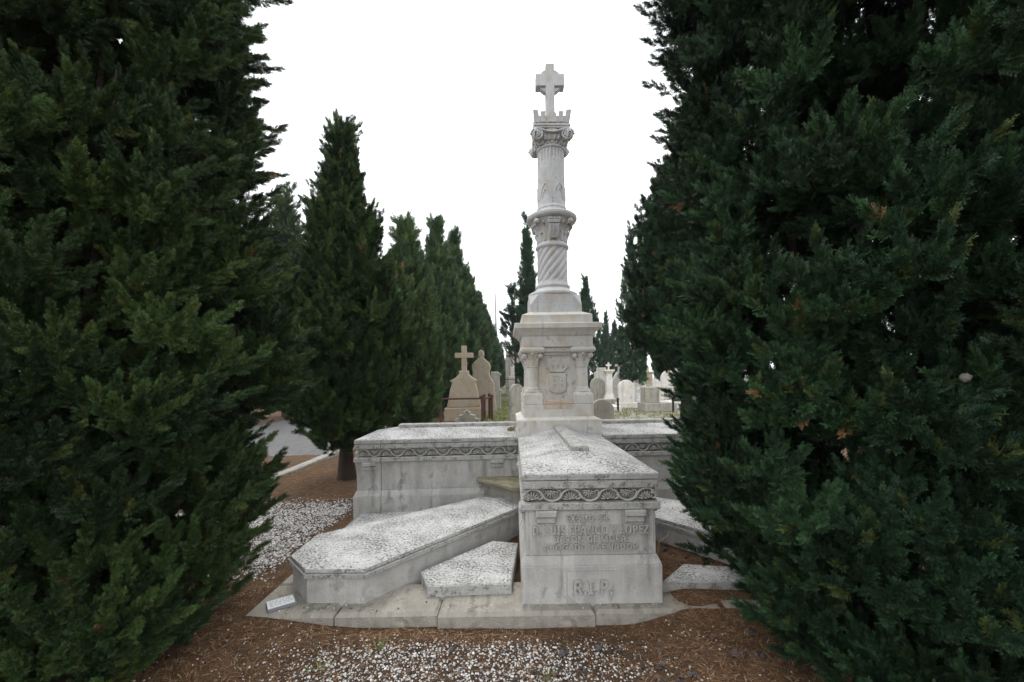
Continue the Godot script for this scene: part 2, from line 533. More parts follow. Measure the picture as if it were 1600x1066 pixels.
func scatter_ground() -> void:
	# pebbles
	var pg := Geo.new()
	pg.tinted = true
	var g := []
	for i in 5:
		var a := PI * (float(i) / 4 - 0.5)
		var ring := []
		for k in 7:
			var t := -TAU * k / 7
			var w := 1.0 + 0.22 * sin(k * 2.3 + i * 1.7)
			ring.append(Vector3(cos(a) * cos(t) * w, sin(a) * 0.6 * (1 + 0.1 * sin(k * 1.1)), cos(a) * sin(t) * w * 0.8))
		g.append(ring)
	pg.sheet(g, true)
	var pm := pg.mesh()
	var xf := []
	var cs := []
	for i in 150000:
		var x := rng.randf_range(-4.0, 1.3)
		var d := rng.randf_range(1.3, 6.2)
		if not free_of_stone(x, d):
			continue
		var dens := gravel(x, d)
		if rng.randf() > dens * dens * 0.95:
			continue
		var s := rng.randf_range(0.0036, 0.0078) * (1.6 if rng.randf() < 0.12 else 1.0) * (1.0 if d < 3.0 else 1.35)
		var b := Basis(Vector3.UP, rng.randf() * TAU) * Basis(Vector3.RIGHT, rng.randf_range(-0.5, 0.5))
		xf.append(Transform3D(b.scaled(Vector3.ONE * s), Vector3(x, ground_height(x, d) + s * rng.randf_range(-0.25, 0.35), -d)))
		var v := rng.randf_range(0.40, 0.80) if rng.randf() < 0.75 else rng.randf_range(0.10, 0.34)
		cs.append(Color(v, v * 0.97, v * 0.94))
	for i in 5000:                                            # stray stones in the litter
		var x := rng.randf_range(-2.6, 2.2)
		var d := rng.randf_range(1.5, 3.4)
		if not free_of_stone(x, d):
			continue
		if rng.randf() > 0.25 - 0.2 * smoothstep(0.9, 1.5, x): continue
		var s := rng.randf_range(0.003, 0.007)
		xf.append(Transform3D(Basis(Vector3.UP, rng.randf() * TAU).scaled(Vector3.ONE * s), Vector3(x, ground_height(x, d) + s * 0.3, -d)))
		var v := rng.randf_range(0.2, 0.7)
		cs.append(Color(v, v * 0.96, v * 0.92))
	for i in 150:                                             # stones and crumbs kicked up on the plinth
		var x := rng.randf_range(-1.75, 1.0)
		var d := 2.74 + 0.36 * rng.randf()
		if x > -1.75 and x < -0.95 and d > 2.85: continue
		if x > -0.7 and d > 2.9: continue
		if x > 0.02 and d > 2.82: continue
		var s := rng.randf_range(0.003, 0.008)
		xf.append(Transform3D(Basis(Vector3.UP, rng.randf() * TAU).scaled(Vector3.ONE * s), Vector3(x, 0.099 + s * 0.3, -d)))
		var v := rng.randf_range(0.3, 0.75)
		cs.append(Color(v, v * 0.97, v * 0.93) if rng.randf() < 0.6 else Color(0.14, 0.09, 0.06))
	tag(many("gravel", pm, M.pebble, self, xf, cs), "white gravel scattered in drifts before and beside the monument", "gravel", "", "stuff")
	# needles and scales
	var ng := Geo.new()
	ng.tinted = true
	ng.tri(Vector3(-0.02, 0, 0), Vector3(0.02, 0, 0), Vector3(0.035, 0.02, 0.5))
	ng.tri(Vector3(-0.02, 0, 0), Vector3(0.035, 0.02, 0.5), Vector3(0, 0.03, 0.52))
	ng.tri(Vector3(0, 0.03, 0.52), Vector3(0.035, 0.02, 0.5), Vector3(0.01, 0.0, 1.0))
	ng.tri(Vector3(0.0, 0.03, 0.5), Vector3(0.16, 0.02, 0.72), Vector3(0.02, 0.03, 0.56))
	ng.tri(Vector3(0.0, 0.02, 0.3), Vector3(-0.15, 0.03, 0.5), Vector3(0.02, 0.03, 0.36))
	var nm := ng.mesh()
	xf = []
	cs = []
	for i in 90000:
		var x := rng.randf_range(-4.0, 3.2)
		var d := rng.randf_range(1.2, 7.4)
		if i % 2 == 0:
			d = rng.randf_range(1.2, 3.2)
		var u := absf(x - 0.53)
		var v := absf(d - 5.16)
		if u < 2.36 and v < 2.46 and (x < 0.95 or d > 4.6):
			if not (v < 1.95 and rng.randf() < 0.5): continue
		var keep := 1.0 - 0.72 * gravel(x, d)
		if rng.randf() > keep: continue
		var l := rng.randf_range(0.02, 0.06)
		var b := Basis(Vector3.UP, rng.randf() * TAU) * Basis(Vector3.RIGHT, rng.randf_range(-0.35, 0.25))
		xf.append(Transform3D(b.scaled(Vector3.ONE * l), Vector3(x, ground_height(x, d) + 0.004 + rng.randf() * 0.006, -d)))
		var k := rng.randf()
		var c := Color(0.36, 0.19, 0.095).lerp(Color(0.15, 0.08, 0.046), k)
		if rng.randf() < 0.22: c = Color(0.42, 0.31, 0.19)
		cs.append(c)
	tag(many("needle_litter", nm, M.litter, self, xf, cs), "rust brown fallen cypress needles covering the ground", "needle litter", "", "stuff")
	var fg := Geo.new()
	fg.tinted = true
	fg.ball(Vector3.ZERO, Basis(Vector3(1, 0.2, 0), Vector3(0, 0.45, 0.1), Vector3(0.1, 0, 0.7)), 5, 3)
	xf = []
	cs = []
	for i in 16000:
		var x := rng.randf_range(-2.4, 2.4)
		var d := rng.randf_range(1.3, 3.6)
		if not free_of_stone(x, d) and (x < 1.1 or d > 3.6): continue
		var s := rng.randf_range(0.002, 0.0065)
		xf.append(Transform3D(Basis(Vector3.UP, rng.randf() * TAU).scaled(Vector3.ONE * s), Vector3(x, ground_height(x, d) + s * 0.3, -d)))
		cs.append(Color(0.05, 0.036, 0.03).lerp(Color(0.16, 0.10, 0.06), rng.randf() * rng.randf()))
	tag(many("debris", fg.mesh(), M.litter, self, xf, cs), "dark crumbs of bark and cone scales strewn over the ground", "debris", "", "stuff")
	# fallen cones, dark grey, right of the gravel
	var cg := Geo.new()
	for i in 13:
		var y := 1.0 - 2.0 * (i + 0.5) / 13.0
		var rr := sqrt(1.0 - y * y)
		var a := i * 2.39996
		var o := Vector3(cos(a) * rr, y, sin(a) * rr)
		var z := o
		var xx := z.cross(Vector3(0.2, 1, 0.3)).normalized()
		cg.ball(o * 0.62, Basis(xx * 0.42, z.cross(xx) * 0.34, z * 0.36), 6, 3)
	cg.ball(Vector3.ZERO, Basis().scaled(Vector3.ONE * 0.66), 6, 4)
	var cm := cg.mesh()
	var tones := [plain("cone_grey", Color(0.125, 0.112, 0.112), 0.9), plain("cone_brown", Color(0.13, 0.092, 0.07), 0.9), plain("cone_dark", Color(0.068, 0.058, 0.056), 0.9)]
	var spots := []
	for i in 44:
		var px := rng.randf_range(0.0, 1.5)
		var pd := rng.randf_range(1.72, 2.62)
		if px > 1.05 and pd > 2.5: pd -= 0.3
		var cnt := 1 + rng.randi() % 3
		for k in cnt:
			spots.append([px + rng.randf_range(-0.035, 0.035) * k, pd + rng.randf_range(-0.03, 0.03) * k])
	for i in 22:
		spots.append([rng.randf_range(-0.9, 0.4), rng.randf_range(1.75, 2.55)])
	for i in 8:
		spots.append([rng.randf_range(1.05, 1.45), rng.randf_range(3.3, 3.9)])
	for sp in spots:
		var s := rng.randf_range(0.010, 0.021)
		var o := put("fallen_cone", cm, tones[rng.randi() % 3], self, Vector3(sp[0], ground_height(sp[0], sp[1]) + s * 0.75, -sp[1]), Vector3(rng.randf() * 6, rng.randf() * 6, rng.randf() * 6))
		o.scale = Vector3.ONE * s
		tag(o, "small dark fallen cypress cone lying on brown needle litter", "cone", "fallen cypress cones on the litter")
	# fallen twigs
	for tw in [[-1.35, 2.05, 0.5, 0.3, "thin fallen twig on brown litter beside the gravel, below the left plinth corner"], [0.95, 1.9, 0.45, 1.4, "thin fallen twig among dark cones at the right foreground"], [-0.25, 1.95, 0.3, 2.2, "thin fallen twig lying on the white gravel in front"]]:
		var tg := Geo.new()
		var pts := []
		var rad := []
		for i in 7:
			var q: float = (i / 6.0 - 0.5) * tw[2]
			pts.append(Vector3(q, 0.012 + 0.01 * sin(i * 1.9), 0.03 * sin(i * 1.3)))
			rad.append(0.0045 - 0.0004 * i)
		tg.tube(pts, rad, 5)
		tg.tube([pts[3], pts[3] + Vector3(0.05, 0.015, 0.05), pts[3] + Vector3(0.12, 0.01, 0.07)], [0.003, 0.0025, 0.0015], 4)
		tag(put("fallen_twig", tg, M.twig, self, Vector3(tw[0], ground_height(tw[0], tw[1]), -tw[1]), Vector3(0, tw[3], 0)), tw[4], "twig")
	var dg := Geo.new()
	dg.tube([Vector3(0, 0, 0), Vector3(0.02, 0.12, 0), Vector3(-0.02, 0.22, 0.01), Vector3(0.05, 0.34, 0)], [0.006, 0.005, 0.004, 0.002], 5)
	dg.tube([Vector3(-0.01, 0.17, 0), Vector3(-0.07, 0.22, 0.0), Vector3(-0.12, 0.20, 0)], [0.004, 0.003, 0.001], 5)
	dg.tube([Vector3(0.02, 0.12, 0), Vector3(0.10, 0.17, 0.0), Vector3(0.13, 0.24, 0)], [0.004, 0.003, 0.001], 5)
	tag(put("bare_twig", dg, plain("pale_twig", Color(0.5, 0.45, 0.40), 0.9), self, Vector3(1.24, 0.1, -3.55), Vector3(0.1, 0, 0.1)), "pale bare twig standing in the litter right of the inscribed tomb", "twig")
	# weeds
	var wl := ["grass tuft at the foot of the left tomb near its end", "grass tuft in front of the left tomb beside the coffin shoulder", "grass tuft in the gap left of the inscribed tomb", "flat green weed on the litter below the left plinth corner", "grass tuft on the gravel under the plinth front edge", "green weed at the left edge of the foreground litter", "small weed in the foreground gravel below the inscribed tomb"]
	var ws := [[-1.52, 4.575, 0.22], [-0.72, 4.60, 0.24], [-0.02, 3.62, 0.15], [-1.12, 2.32, 0.06], [-0.85, 2.5, 0.07], [-1.28, 2.0, 0.06], [0.17, 2.25, 0.07]]
	for i in ws.size():
		var wg := Geo.new()
		wg.tinted = true
		for k in (46 if i < 3 else 16):
			var a := rng.randf() * TAU
			var l: float = ws[i][2] * rng.randf_range(0.5, 1.1)
			var lean := rng.randf_range(0.2, 1.0 if ws[i][2] > 0.08 else 1.6)
			var o := Vector3(cos(a), 0, sin(a))
			var p0 := o * rng.randf_range(0, 0.05)
			var side := Vector3(-o.z, 0, o.x) * rng.randf_range(0.0018, 0.0032)
			var p1 := p0 + o * l * 0.3 * lean + Vector3.UP * l * 0.6
			var p2 := p0 + o * l * 0.75 * lean + Vector3.UP * l * 0.9 / (0.6 + lean * 0.5)
			wg.tint = Color(0.10, 0.17, 0.04).lerp(Color(0.20, 0.22, 0.08), rng.randf())
			wg.quad(p0 - side, p0 + side, p1 + side, p1 - side)
			wg.tri(p1 - side, p1 + side, p2)
		tag(put("weed", wg, M.litter, self, Vector3(ws[i][0], ground_height(ws[i][0], ws[i][1]) - 0.005 + (0.11 if i < 2 else 0.0) * 0.0, -ws[i][1])), wl[i], "weed")
	# grass of the lane behind
	var gg := Geo.new()
	gg.tinted = true
	for k in 12:
		var a := rng.randf() * TAU
		var o := Vector3(cos(a), 0, sin(a))
		var p0 := o * rng.randf_range(0, 0.5)
		var side := Vector3(-o.z, 0, o.x) * 0.05
		gg.quad(p0 - side, p0 + side, p0 + o * 0.2 + Vector3(0, 0.7, 0) + side, p0 + o * 0.2 + Vector3(0, 0.7, 0) - side)
		gg.tri(p0 + o * 0.2 + Vector3(0, 0.7, 0) - side, p0 + o * 0.2 + Vector3(0, 0.7, 0) + side, p0 + o * 0.55 + Vector3(0, 1.0, 0))
	xf = []
	cs = []
	for i in 26000:
		var d := 9.0 + 34.0 * pow(rng.randf(), 1.5)
		var x := rng.randf_range(-2.4, 9.0)
		if rng.randf() > grassy(x, d) * 0.85: continue
		var s := rng.randf_range(0.05, 0.13)
		xf.append(Transform3D(Basis(Vector3.UP, rng.randf() * TAU).scaled(Vector3.ONE * s), Vector3(x, ground_height(x, d), -d)))
		cs.append(Color(0.17, 0.22, 0.07).lerp(Color(0.30, 0.29, 0.15), rng.randf()))
	tag(many("grass", gg.mesh(), M.litter, self, xf, cs), "thin green grass growing in the lane behind the monument", "grass", "", "stuff")

# ---------------------------------------------------------------- carved frieze
func palmette_mesh() -> ArrayMesh:
	var g := Geo.new()
	for i in 7:
		var a := (i - 3) * 0.46
		var l := 0.056 - 0.0030 * absf(i - 3)
		var d := Vector3(sin(a), cos(a), 0)
		g.ball(d * l * 0.56 + Vector3(0, 0, 0.010), Basis(Vector3(d.y, -d.x, 0) * 0.0072, d * l * 0.46, Vector3(0, 0, 0.014)), 6, 5)
	g.ball(Vector3(0, 0.004, 0.010), Basis().scaled(Vector3(0.012, 0.010, 0.016)), 6, 4)
	return g.mesh()

func vine_mesh(len: float, units: int, flip: bool) -> ArrayMesh:
	var g := Geo.new()
	var u := len / units
	var steps := units * 12
	var pts := []
	var rad := []
	for i in steps + 1:
		var ph := PI * i / 12.0 + (PI if flip else 0.0)
		var sn := sin(ph)
		pts.append(Vector3(len * (i / float(steps) - 0.5) * 0.985, 0.041 * signf(sn) * pow(absf(sn), 0.62), 0.014))
		rad.append(0.0085)
	g.tube(pts, rad, 6)
	for k in units:                                          # curled shoots
		var sg := 1.0 if (k % 2 == 0) != flip else -1.0
		var c := Vector3((-len * 0.5 + u * (k + 1)) * 0.985 - 0.021, -0.016 * sg, 0.012)
		var q := []
		var r := []
		for j in 10:
			var a := PI * 0.35 - j * 0.55
			var rr := 0.021 - 0.0014 * j
			q.append(c + Vector3(cos(a) * rr, sg * sin(a) * rr, 0.001))
			r.append(0.0065 - 0.0002 * j)
		g.tube(q, r, 5)
	return g.mesh()

var palm: ArrayMesh

func frieze_face(parent: Node3D, len: float, units: int, at: Vector3, turn: float) -> void:
	var f := put("scroll_frieze", vine_mesh(len, units, false), M.carved_stone, parent, at, Vector3(0, turn, 0))
	f.scale.z = 2.2
	for k in units:
		var s := 1.0 if k % 2 == 0 else -1.0
		put("palmette", palm, M.carved_stone, f, Vector3((-len * 0.5 + len / units * (k + 0.44)) * 0.985, -0.030 * s, 0.0), Vector3(0, 0, (0.0 if s > 0 else PI) + 0.14 * s))

# ---------------------------------------------------------------- tombs
func hip_lid(half_w: float, half_l: float, y0: float, y1: float, yr: float) -> Geo:
	var g := Geo.new()
	var c := 0.007
	var lo := []
	var up := []
	var inn := []
	for s in [[-1, 1], [1, 1], [1, -1], [-1, -1]]:
		lo.append(Vector3(s[0] * half_w, y0, s[1] * half_l))
		up.append(Vector3(s[0] * half_w, y1 - c, s[1] * half_l))
		inn.append(Vector3(s[0] * (half_w - c), y1, s[1] * (half_l - c)))
	g.quad(lo[3], lo[2], lo[1], lo[0])
	for i in 4:
		var j := (i + 1) % 4
		g.quad(lo[i], lo[j], up[j], up[i])
		g.quad(up[i], up[j], inn[j], inn[i])
	var run := half_w * 0.92
	var ra := Vector3(0, yr, half_l - run)
	var rb := Vector3(0, yr, -half_l)
	g.tri(inn[0], inn[1], ra)
	g.quad(inn[1], inn[2], rb, ra)
	g.quad(inn[3], inn[0], ra, rb)
	g.tri(inn[2], inn[3], rb)
	return g

func tomb(label: String, turn: float) -> Node3D:
	var dir := Vector3(sin(turn), 0, cos(turn))
	var t := thing("tomb", label, "tomb", AX + dir * 1.409, turn, "stone tombs round the memorial column")
	var L := 0.924
	var cut := L - 0.29
	# each course is an end stone and a long side stone with a fine joint
	var rows := [["base_stone", 0.485, 0.016, -0.09, 0.256, 0.005], ["body_stone", 0.4515, -0.018, 0.318, 0.637, 0.004], ["ledge_stone", 0.480, 0.010, 0.637, 0.688, 0.006], ["band_stone", 0.470, 0.0, 0.783, 0.838, 0.005]]
	for r in rows:
		for part in 2:
			var g := Geo.new()
			if part == 0:
				g.box(Vector3(-r[1], r[3], cut + 0.002), Vector3(r[1], r[4], L + r[2]), r[5])
			else:
				g.box(Vector3(-r[1], r[3], -L), Vector3(r[1], r[4], cut - 0.002), r[5])
			put(r[0], g, M.stained_stone if r[0] == "ledge_stone" or r[0] == "band_stone" else M.grey_stone, t)
	for part in 2:                                            # splayed moulding over the base
		var z0 := cut + 0.002 if part == 0 else -L
		var z1 := L if part == 0 else cut - 0.002
		var e0 := 0.012 if part == 0 else 0.0
		var e1 := -0.014 if part == 0 else 0.0
		var g := Geo.new()
		var b := []
		var m := []
		var u := []
		for s in [[-1, 1], [1, 1], [1, -1], [-1, -1]]:
			b.append(Vector3(s[0] * 0.482, 0.258, (z1 + e0) if s[1] > 0 else z0))
			m.append(Vector3(s[0] * 0.478, 0.268, (z1 + e0 - 0.003) if s[1] > 0 else z0))
			u.append(Vector3(s[0] * 0.456, 0.318, (z1 + e1) if s[1] > 0 else z0))
		g.hexa(b, m)
		g.hexa(m, u)
		put("moulding", g, M.grey_stone, t)
	var fr := Geo.new()
	fr.box(Vector3(-0.410, 0.690, -L), Vector3(0.410, 0.781, L - 0.064), 0.003)
	put("frieze_stone", fr, M.grey_stone, t)
	frieze_face(t, 0.935, 7, Vector3(0, 0.7355, L - 0.058), 0.0)
	frieze_face(t, 1.82, 14, Vector3(-0.414, 0.7355, 0.0), -PI / 2)
	frieze_face(t, 1.82, 14, Vector3(0.414, 0.7355, 0.0), PI / 2)
	var core := Geo.new()
	core.box(Vector3(-0.40, -0.05, -L + 0.01), Vector3(0.40, 0.845, L - 0.08), 0.0)
	put("core", core, M.dark_gap, t)
	var le := Geo.new()
	le.box(Vector3(-0.473, 0.8425, -L), Vector3(0.473, 0.880, L + 0.002), 0.005)
	put("lid_edge", le, M.stained_stone, t)
	var lid := put("lid", hip_lid(0.471, L, 0.8795, 0.890, 0.985), M.lichen_stone, t)
	var rg := Geo.new()
	rg.box(Vector3(-0.067, 0.955, -L), Vector3(0.067, 1.012, L - 0.40), 0.008)
	put("ridge_slab", rg, M.stained_stone, lid)
	# brackets under the ledge: two on the end, two on each side
	var bg := Geo.new()
	bg.box(Vector3(-0.074, -0.045, -0.03), Vector3(0.074, -0.001, 0.040), 0.006)
	bg.box(Vector3(-0.068, -0.092, -0.03), Vector3(0.068, -0.047, 0.022), 0.008)
	var bm := bg.mesh()
	for s in [-1.0, 1.0]:
		put("bracket", bm, M.grey_stone, t, Vector3(s * 0.308, 0.637, L - 0.018))
		put("bracket", bm, M.grey_stone, t, Vector3(s * 0.4515, 0.637, L - 0.16), Vector3(0, s * PI / 2, 0))
		put("bracket", bm, M.grey_stone, t, Vector3(s * 0.4515, 0.637, -L + 0.25), Vector3(0, s * PI / 2, 0))
	return t

func lettering(words: String, width: float, height: float, at: Vector3, parent: Node3D, m: Material, depth := 0.024) -> void:
	var f := SystemFont.new()
	f.font_names = PackedStringArray(["Droid Sans"])
	f.font_weight = 700
	var tm := TextMesh.new()
	tm.text = words
	tm.font = f
	tm.font_size = 64
	tm.pixel_size = 0.002
	tm.depth = 0.1
	var bb := tm.get_aabb()
	var o := put("inscription", tm, m, parent, at)
	var cap := 0.002 * 64 * 0.714
	o.scale = Vector3(width / maxf(bb.size.x, 0.01), height / cap, depth / 0.1)
	o.position.y = at.y - (bb.position.y + bb.size.y * 0.5) * 0.0

func coffin(label: String, mirror: float) -> void:
	var at := AX + Vector3(-2.11 * mirror, 0, 2.19)
	var t := thing("coffin", label, "coffin", at, 0.0, "stone coffins lying between the tombs")
	# outline along its own axis: foot at s = 0, head at s = 2.3
	var u := Vector2(0.715 * mirror, -0.70)
	var w := Vector2(0.70, 0.715 * mirror)
	var outline := func(grow: float) -> PackedVector2Array:
		var p := PackedVector2Array()
		for q in [[0.0 - grow, 0.163 + grow * 0.45], [0.297, 0.465 + grow], [2.30, 0.256 + grow], [2.30, -0.256 - grow], [0.297, -0.465 - grow], [0.0 - grow, -0.163 - grow * 0.45]]:
			p.append(u * q[0] + w * q[1])
		return p
	var g := Geo.new()
	g.prism(outline.call(-0.016), -0.08, 0.174, 0.0)
	g.prism(outline.call(-0.024), 0.17, 0.235, 0.0)
	put("coffin_body", g, M.grey_stone, t)
	g = Geo.new()
	g.prism(outline.call(0.006), 0.180, 0.211, 0.004)
	put("lid_rim", g, M.stained_stone, t)
	g = Geo.new()
	# upper lid: low hipped top
	var lo: PackedVector2Array = outline.call(-0.006)
	var y0 := 0.2165
	var y1 := 0.241
	var lv := func(q: Vector2, y: float) -> Vector3: return Vector3(q.x, y, q.y)
	var crest := 0.272
	var ca := lv.call(u * 0.36, crest) as Vector3
	var cb := lv.call(u * 2.05, crest - 0.006) as Vector3
	var k := lo.size()
	for i in k:
		var j := (i + 1) % k
		var e := [lv.call(lo[i], y0), lv.call(lo[j], y0), lv.call(lo[j], y1), lv.call(lo[i], y1)]
		g.out(e, lv.call(u * 1.0, y0))
	g.face_up(lv.call(lo[0], y1), lv.call(lo[1], y1), ca)
	g.face_up(lv.call(lo[4], y1), lv.call(lo[5], y1), ca)
	g.face_up(lv.call(lo[5], y1), lv.call(lo[0], y1), ca)
	for side in [[1, 2], [4, 3]]:
		g.face_up(lv.call(lo[side[0]], y1), lv.call(lo[side[1]], y1), cb)
		g.face_up(lv.call(lo[side[0]], y1), cb, ca)
	g.face_up(lv.call(lo[2], y1), lv.call(lo[3], y1), cb)
	var lid := put("lid", g, M.lichen_stone, t)
	g = Geo.new()                                            # raised strip across the head
	var s0 := u * 1.93
	var s1 := u * 1.96
	g.tube([lv.call(s0 + w * 0.27, 0.247), lv.call(s0, 0.275), lv.call(s0 - w * 0.27, 0.247)], [0.010, 0.010, 0.010], 6)
	put("cross_strip", g, M.lichen_stone, lid)

func corner_cap(label: String, mx: float) -> void:
	var t := thing("corner_cap", label, "stone cap", AX, 0.0, "mossy stone caps in the corners of the monument")
	var g := Geo.new()
	var p := PackedVector2Array([Vector2(-0.40 * mx, 0.40), Vector2(-0.95 * mx, 0.40), Vector2(-0.95 * mx, 0.55), Vector2(-0.55 * mx, 0.95), Vector2(-0.40 * mx, 0.95)])
	g.prism(p, 0.405, 0.437, 0.008)
	put("cap_slab", g, M.cap_stone, t)
	g = Geo.new()
	p = PackedVector2Array([Vector2(-0.40 * mx, 0.40), Vector2(-0.925 * mx, 0.40), Vector2(-0.925 * mx, 0.535), Vector2(-0.535 * mx, 0.925), Vector2(-0.40 * mx, 0.925)])
	g.prism(p, 0.375, 0.4045, 0.0)
	put("cap_moulding", g, M.cap_stone, t)
	g = Geo.new()
	p = PackedVector2Array([Vector2(-0.40 * mx, 0.40), Vector2(-0.87 * mx, 0.40), Vector2(-0.87 * mx, 0.51), Vector2(-0.51 * mx, 0.87), Vector2(-0.40 * mx, 0.87)])
	g.prism(p, -0.08, 0.3745, 0.0)
	put("cap_block", g, M.plinth_stone, t)

func plinth() -> void:
	var t := thing("plinth", "low square stone plinth under the tombs, its border stones cracked and jointed", "plinth", Vector3(AX.x, 0, AX.z))
	var h := 2.35
	var f := 2.44
	var w := 0.42
	var cuts := [-h, -1.74, -1.05, 0.0, 0.86, 1.62, h]
	for i in cuts.size() - 1:
		for side in 2:
			var g := Geo.new()
			var a: float = cuts[i] + (0.003 if i else 0.0)
			var b: float = cuts[i + 1] - 0.003
			if side == 0:
				g.prism(PackedVector2Array([Vector2(a, f - w), Vector2(b, f - w), Vector2(b, f - 0.012 * sin(i * 2.1)), Vector2(a, f - 0.012 * sin(i * 2.1 + 0.4))]), -0.1, 0.100 - 0.003 * (i % 2), 0.022)
			else:
				g.prism(PackedVector2Array([Vector2(a, -f), Vector2(b, -f), Vector2(b, -f + w), Vector2(a, -f + w)]), -0.1, 0.1, 0.02)
			put("border_stone", g, M.plinth_stone, t)
	var cz := [-f + w, -1.1, -0.15, 0.9, f - w]
	for i in cz.size() - 1:
		for s in [-1.0, 1.0]:
			var g := Geo.new()
			g.prism(PackedVector2Array([Vector2(s * h, cz[i] + 0.003), Vector2(s * (h - w), cz[i] + 0.003), Vector2(s * (h - w), cz[i + 1] - 0.003), Vector2(s * h, cz[i + 1] - 0.003)]), -0.1, 0.098, 0.02)
			put("border_stone", g, M.plinth_stone, t)

func loose_slab(label: String, poly: Array, y0: float, y1: float) -> void:
	var mid := Vector2.ZERO
	for q in poly:
		mid += Vector2(q[0], -q[1]) / poly.size()
	var p := PackedVector2Array()
	for q in poly:
		p.append(Vector2(q[0], -q[1]) - mid)
	var g := Geo.new()
	g.prism(p, y0, y1, 0.006)
	var so := put("stone_slab", g, M.stained_stone, self, Vector3(mid.x, 0, mid.y))
	g = Geo.new()
	g.prism(Geometry2D.offset_polygon(p, -0.008, Geometry2D.JOIN_MITER)[0], y1 - 0.01, y1 + 0.003, 0.002)
	put("lichen_crust", g, M.lichen_stone, so)
	tag(so, label, "stone slab", "loose trapezoid slabs on the plinth")

# ---------------------------------------------------------------- memorial column
func volute(g: Geo, at: Vector3, x: Vector3, y: Vector3, z: Vector3, r: float, turns := 2.2) -> void:
	var pts := []
	var rad := []
	var n := 30
	for i in n:
		var q := float(i) / (n - 1)
		var a := q * turns * TAU
		var rr := r * (1.0 - 0.82 * q)
		pts.append(at + x * cos(a) * rr + y * sin(a) * rr + z * q * r * 0.25)
		rad.append(r * 0.17 * (1.0 - 0.4 * q))
	g.tube(pts, rad, 6)
	g.ball(at + z * r * 0.2, Basis(x * r * 0.22, y * r * 0.22, z * r * 0.2), 8, 4)
	var bx := x * r * 0.95
	g.ball(at - z * r * 0.25, Basis(bx, y * r * 0.95, z * r * 0.22), 14, 6)

func leaf_shape(g: Geo, base: Vector3, up: Vector3, o: Vector3, len: float, wide: float, curl: float) -> void:
	var side := up.cross(o).normalized()
	var rows := []
	for i in 7:
		var q := i / 6.0
		var wd := wide * sin(PI * (0.16 + 0.80 * q)) * (1.0 + 0.18 * sin(q * 22.0))
		var c := base + up * len * (q - 0.25 * q * q * curl) + o * (curl * len * 0.5 * q * q)
		var line := []
		for k in 5:
			var s := (k - 2) / 2.0
			line.append(c + side * s * wd + o * (0.014 * (1.0 - s * s) + 0.004 * cos(s * 9.0)))
		rows.append(line)
	var flipped := []
	for r in rows:
		var l: Array = r.duplicate()
		l.reverse()
		flipped.append(l)
	g.sheet(flipped)

func wave_column(r: float, y0: float, y1: float, lobes: int, twist: float, deep: float, rows: int, cols: int) -> Geo:
	var g := Geo.new()
	var grid := []
	for i in rows + 1:
		var y := lerpf(y0, y1, float(i) / rows)
		var end := minf(1.0, minf(float(i), float(rows - i)) / 2.0)
		var ring := []
		for k in cols:
			var a := -TAU * k / cols
			var q := absf(sin((a * lobes + twist * (y - y0)) * 0.5))
			var rr := r + deep * end * (pow(q, 0.6) - 1.0)
			ring.append(Vector3(cos(a) * rr, y, sin(a) * rr))
		grid.append(ring)
	g.sheet(grid, true)
	return g

func latin_cross(w: float, h: float, arm: float, arm_y: float, arm_h: float) -> PackedVector2Array:
	return PackedVector2Array([Vector2(-arm, 0), Vector2(arm, 0), Vector2(arm, arm_y - arm_h), Vector2(w, arm_y - arm_h), Vector2(w, arm_y + arm_h), Vector2(arm, arm_y + arm_h), Vector2(arm, h), Vector2(-arm, h), Vector2(-arm, arm_y + arm_h), Vector2(-w, arm_y + arm_h), Vector2(-w, arm_y - arm_h), Vector2(-arm, arm_y - arm_h)])

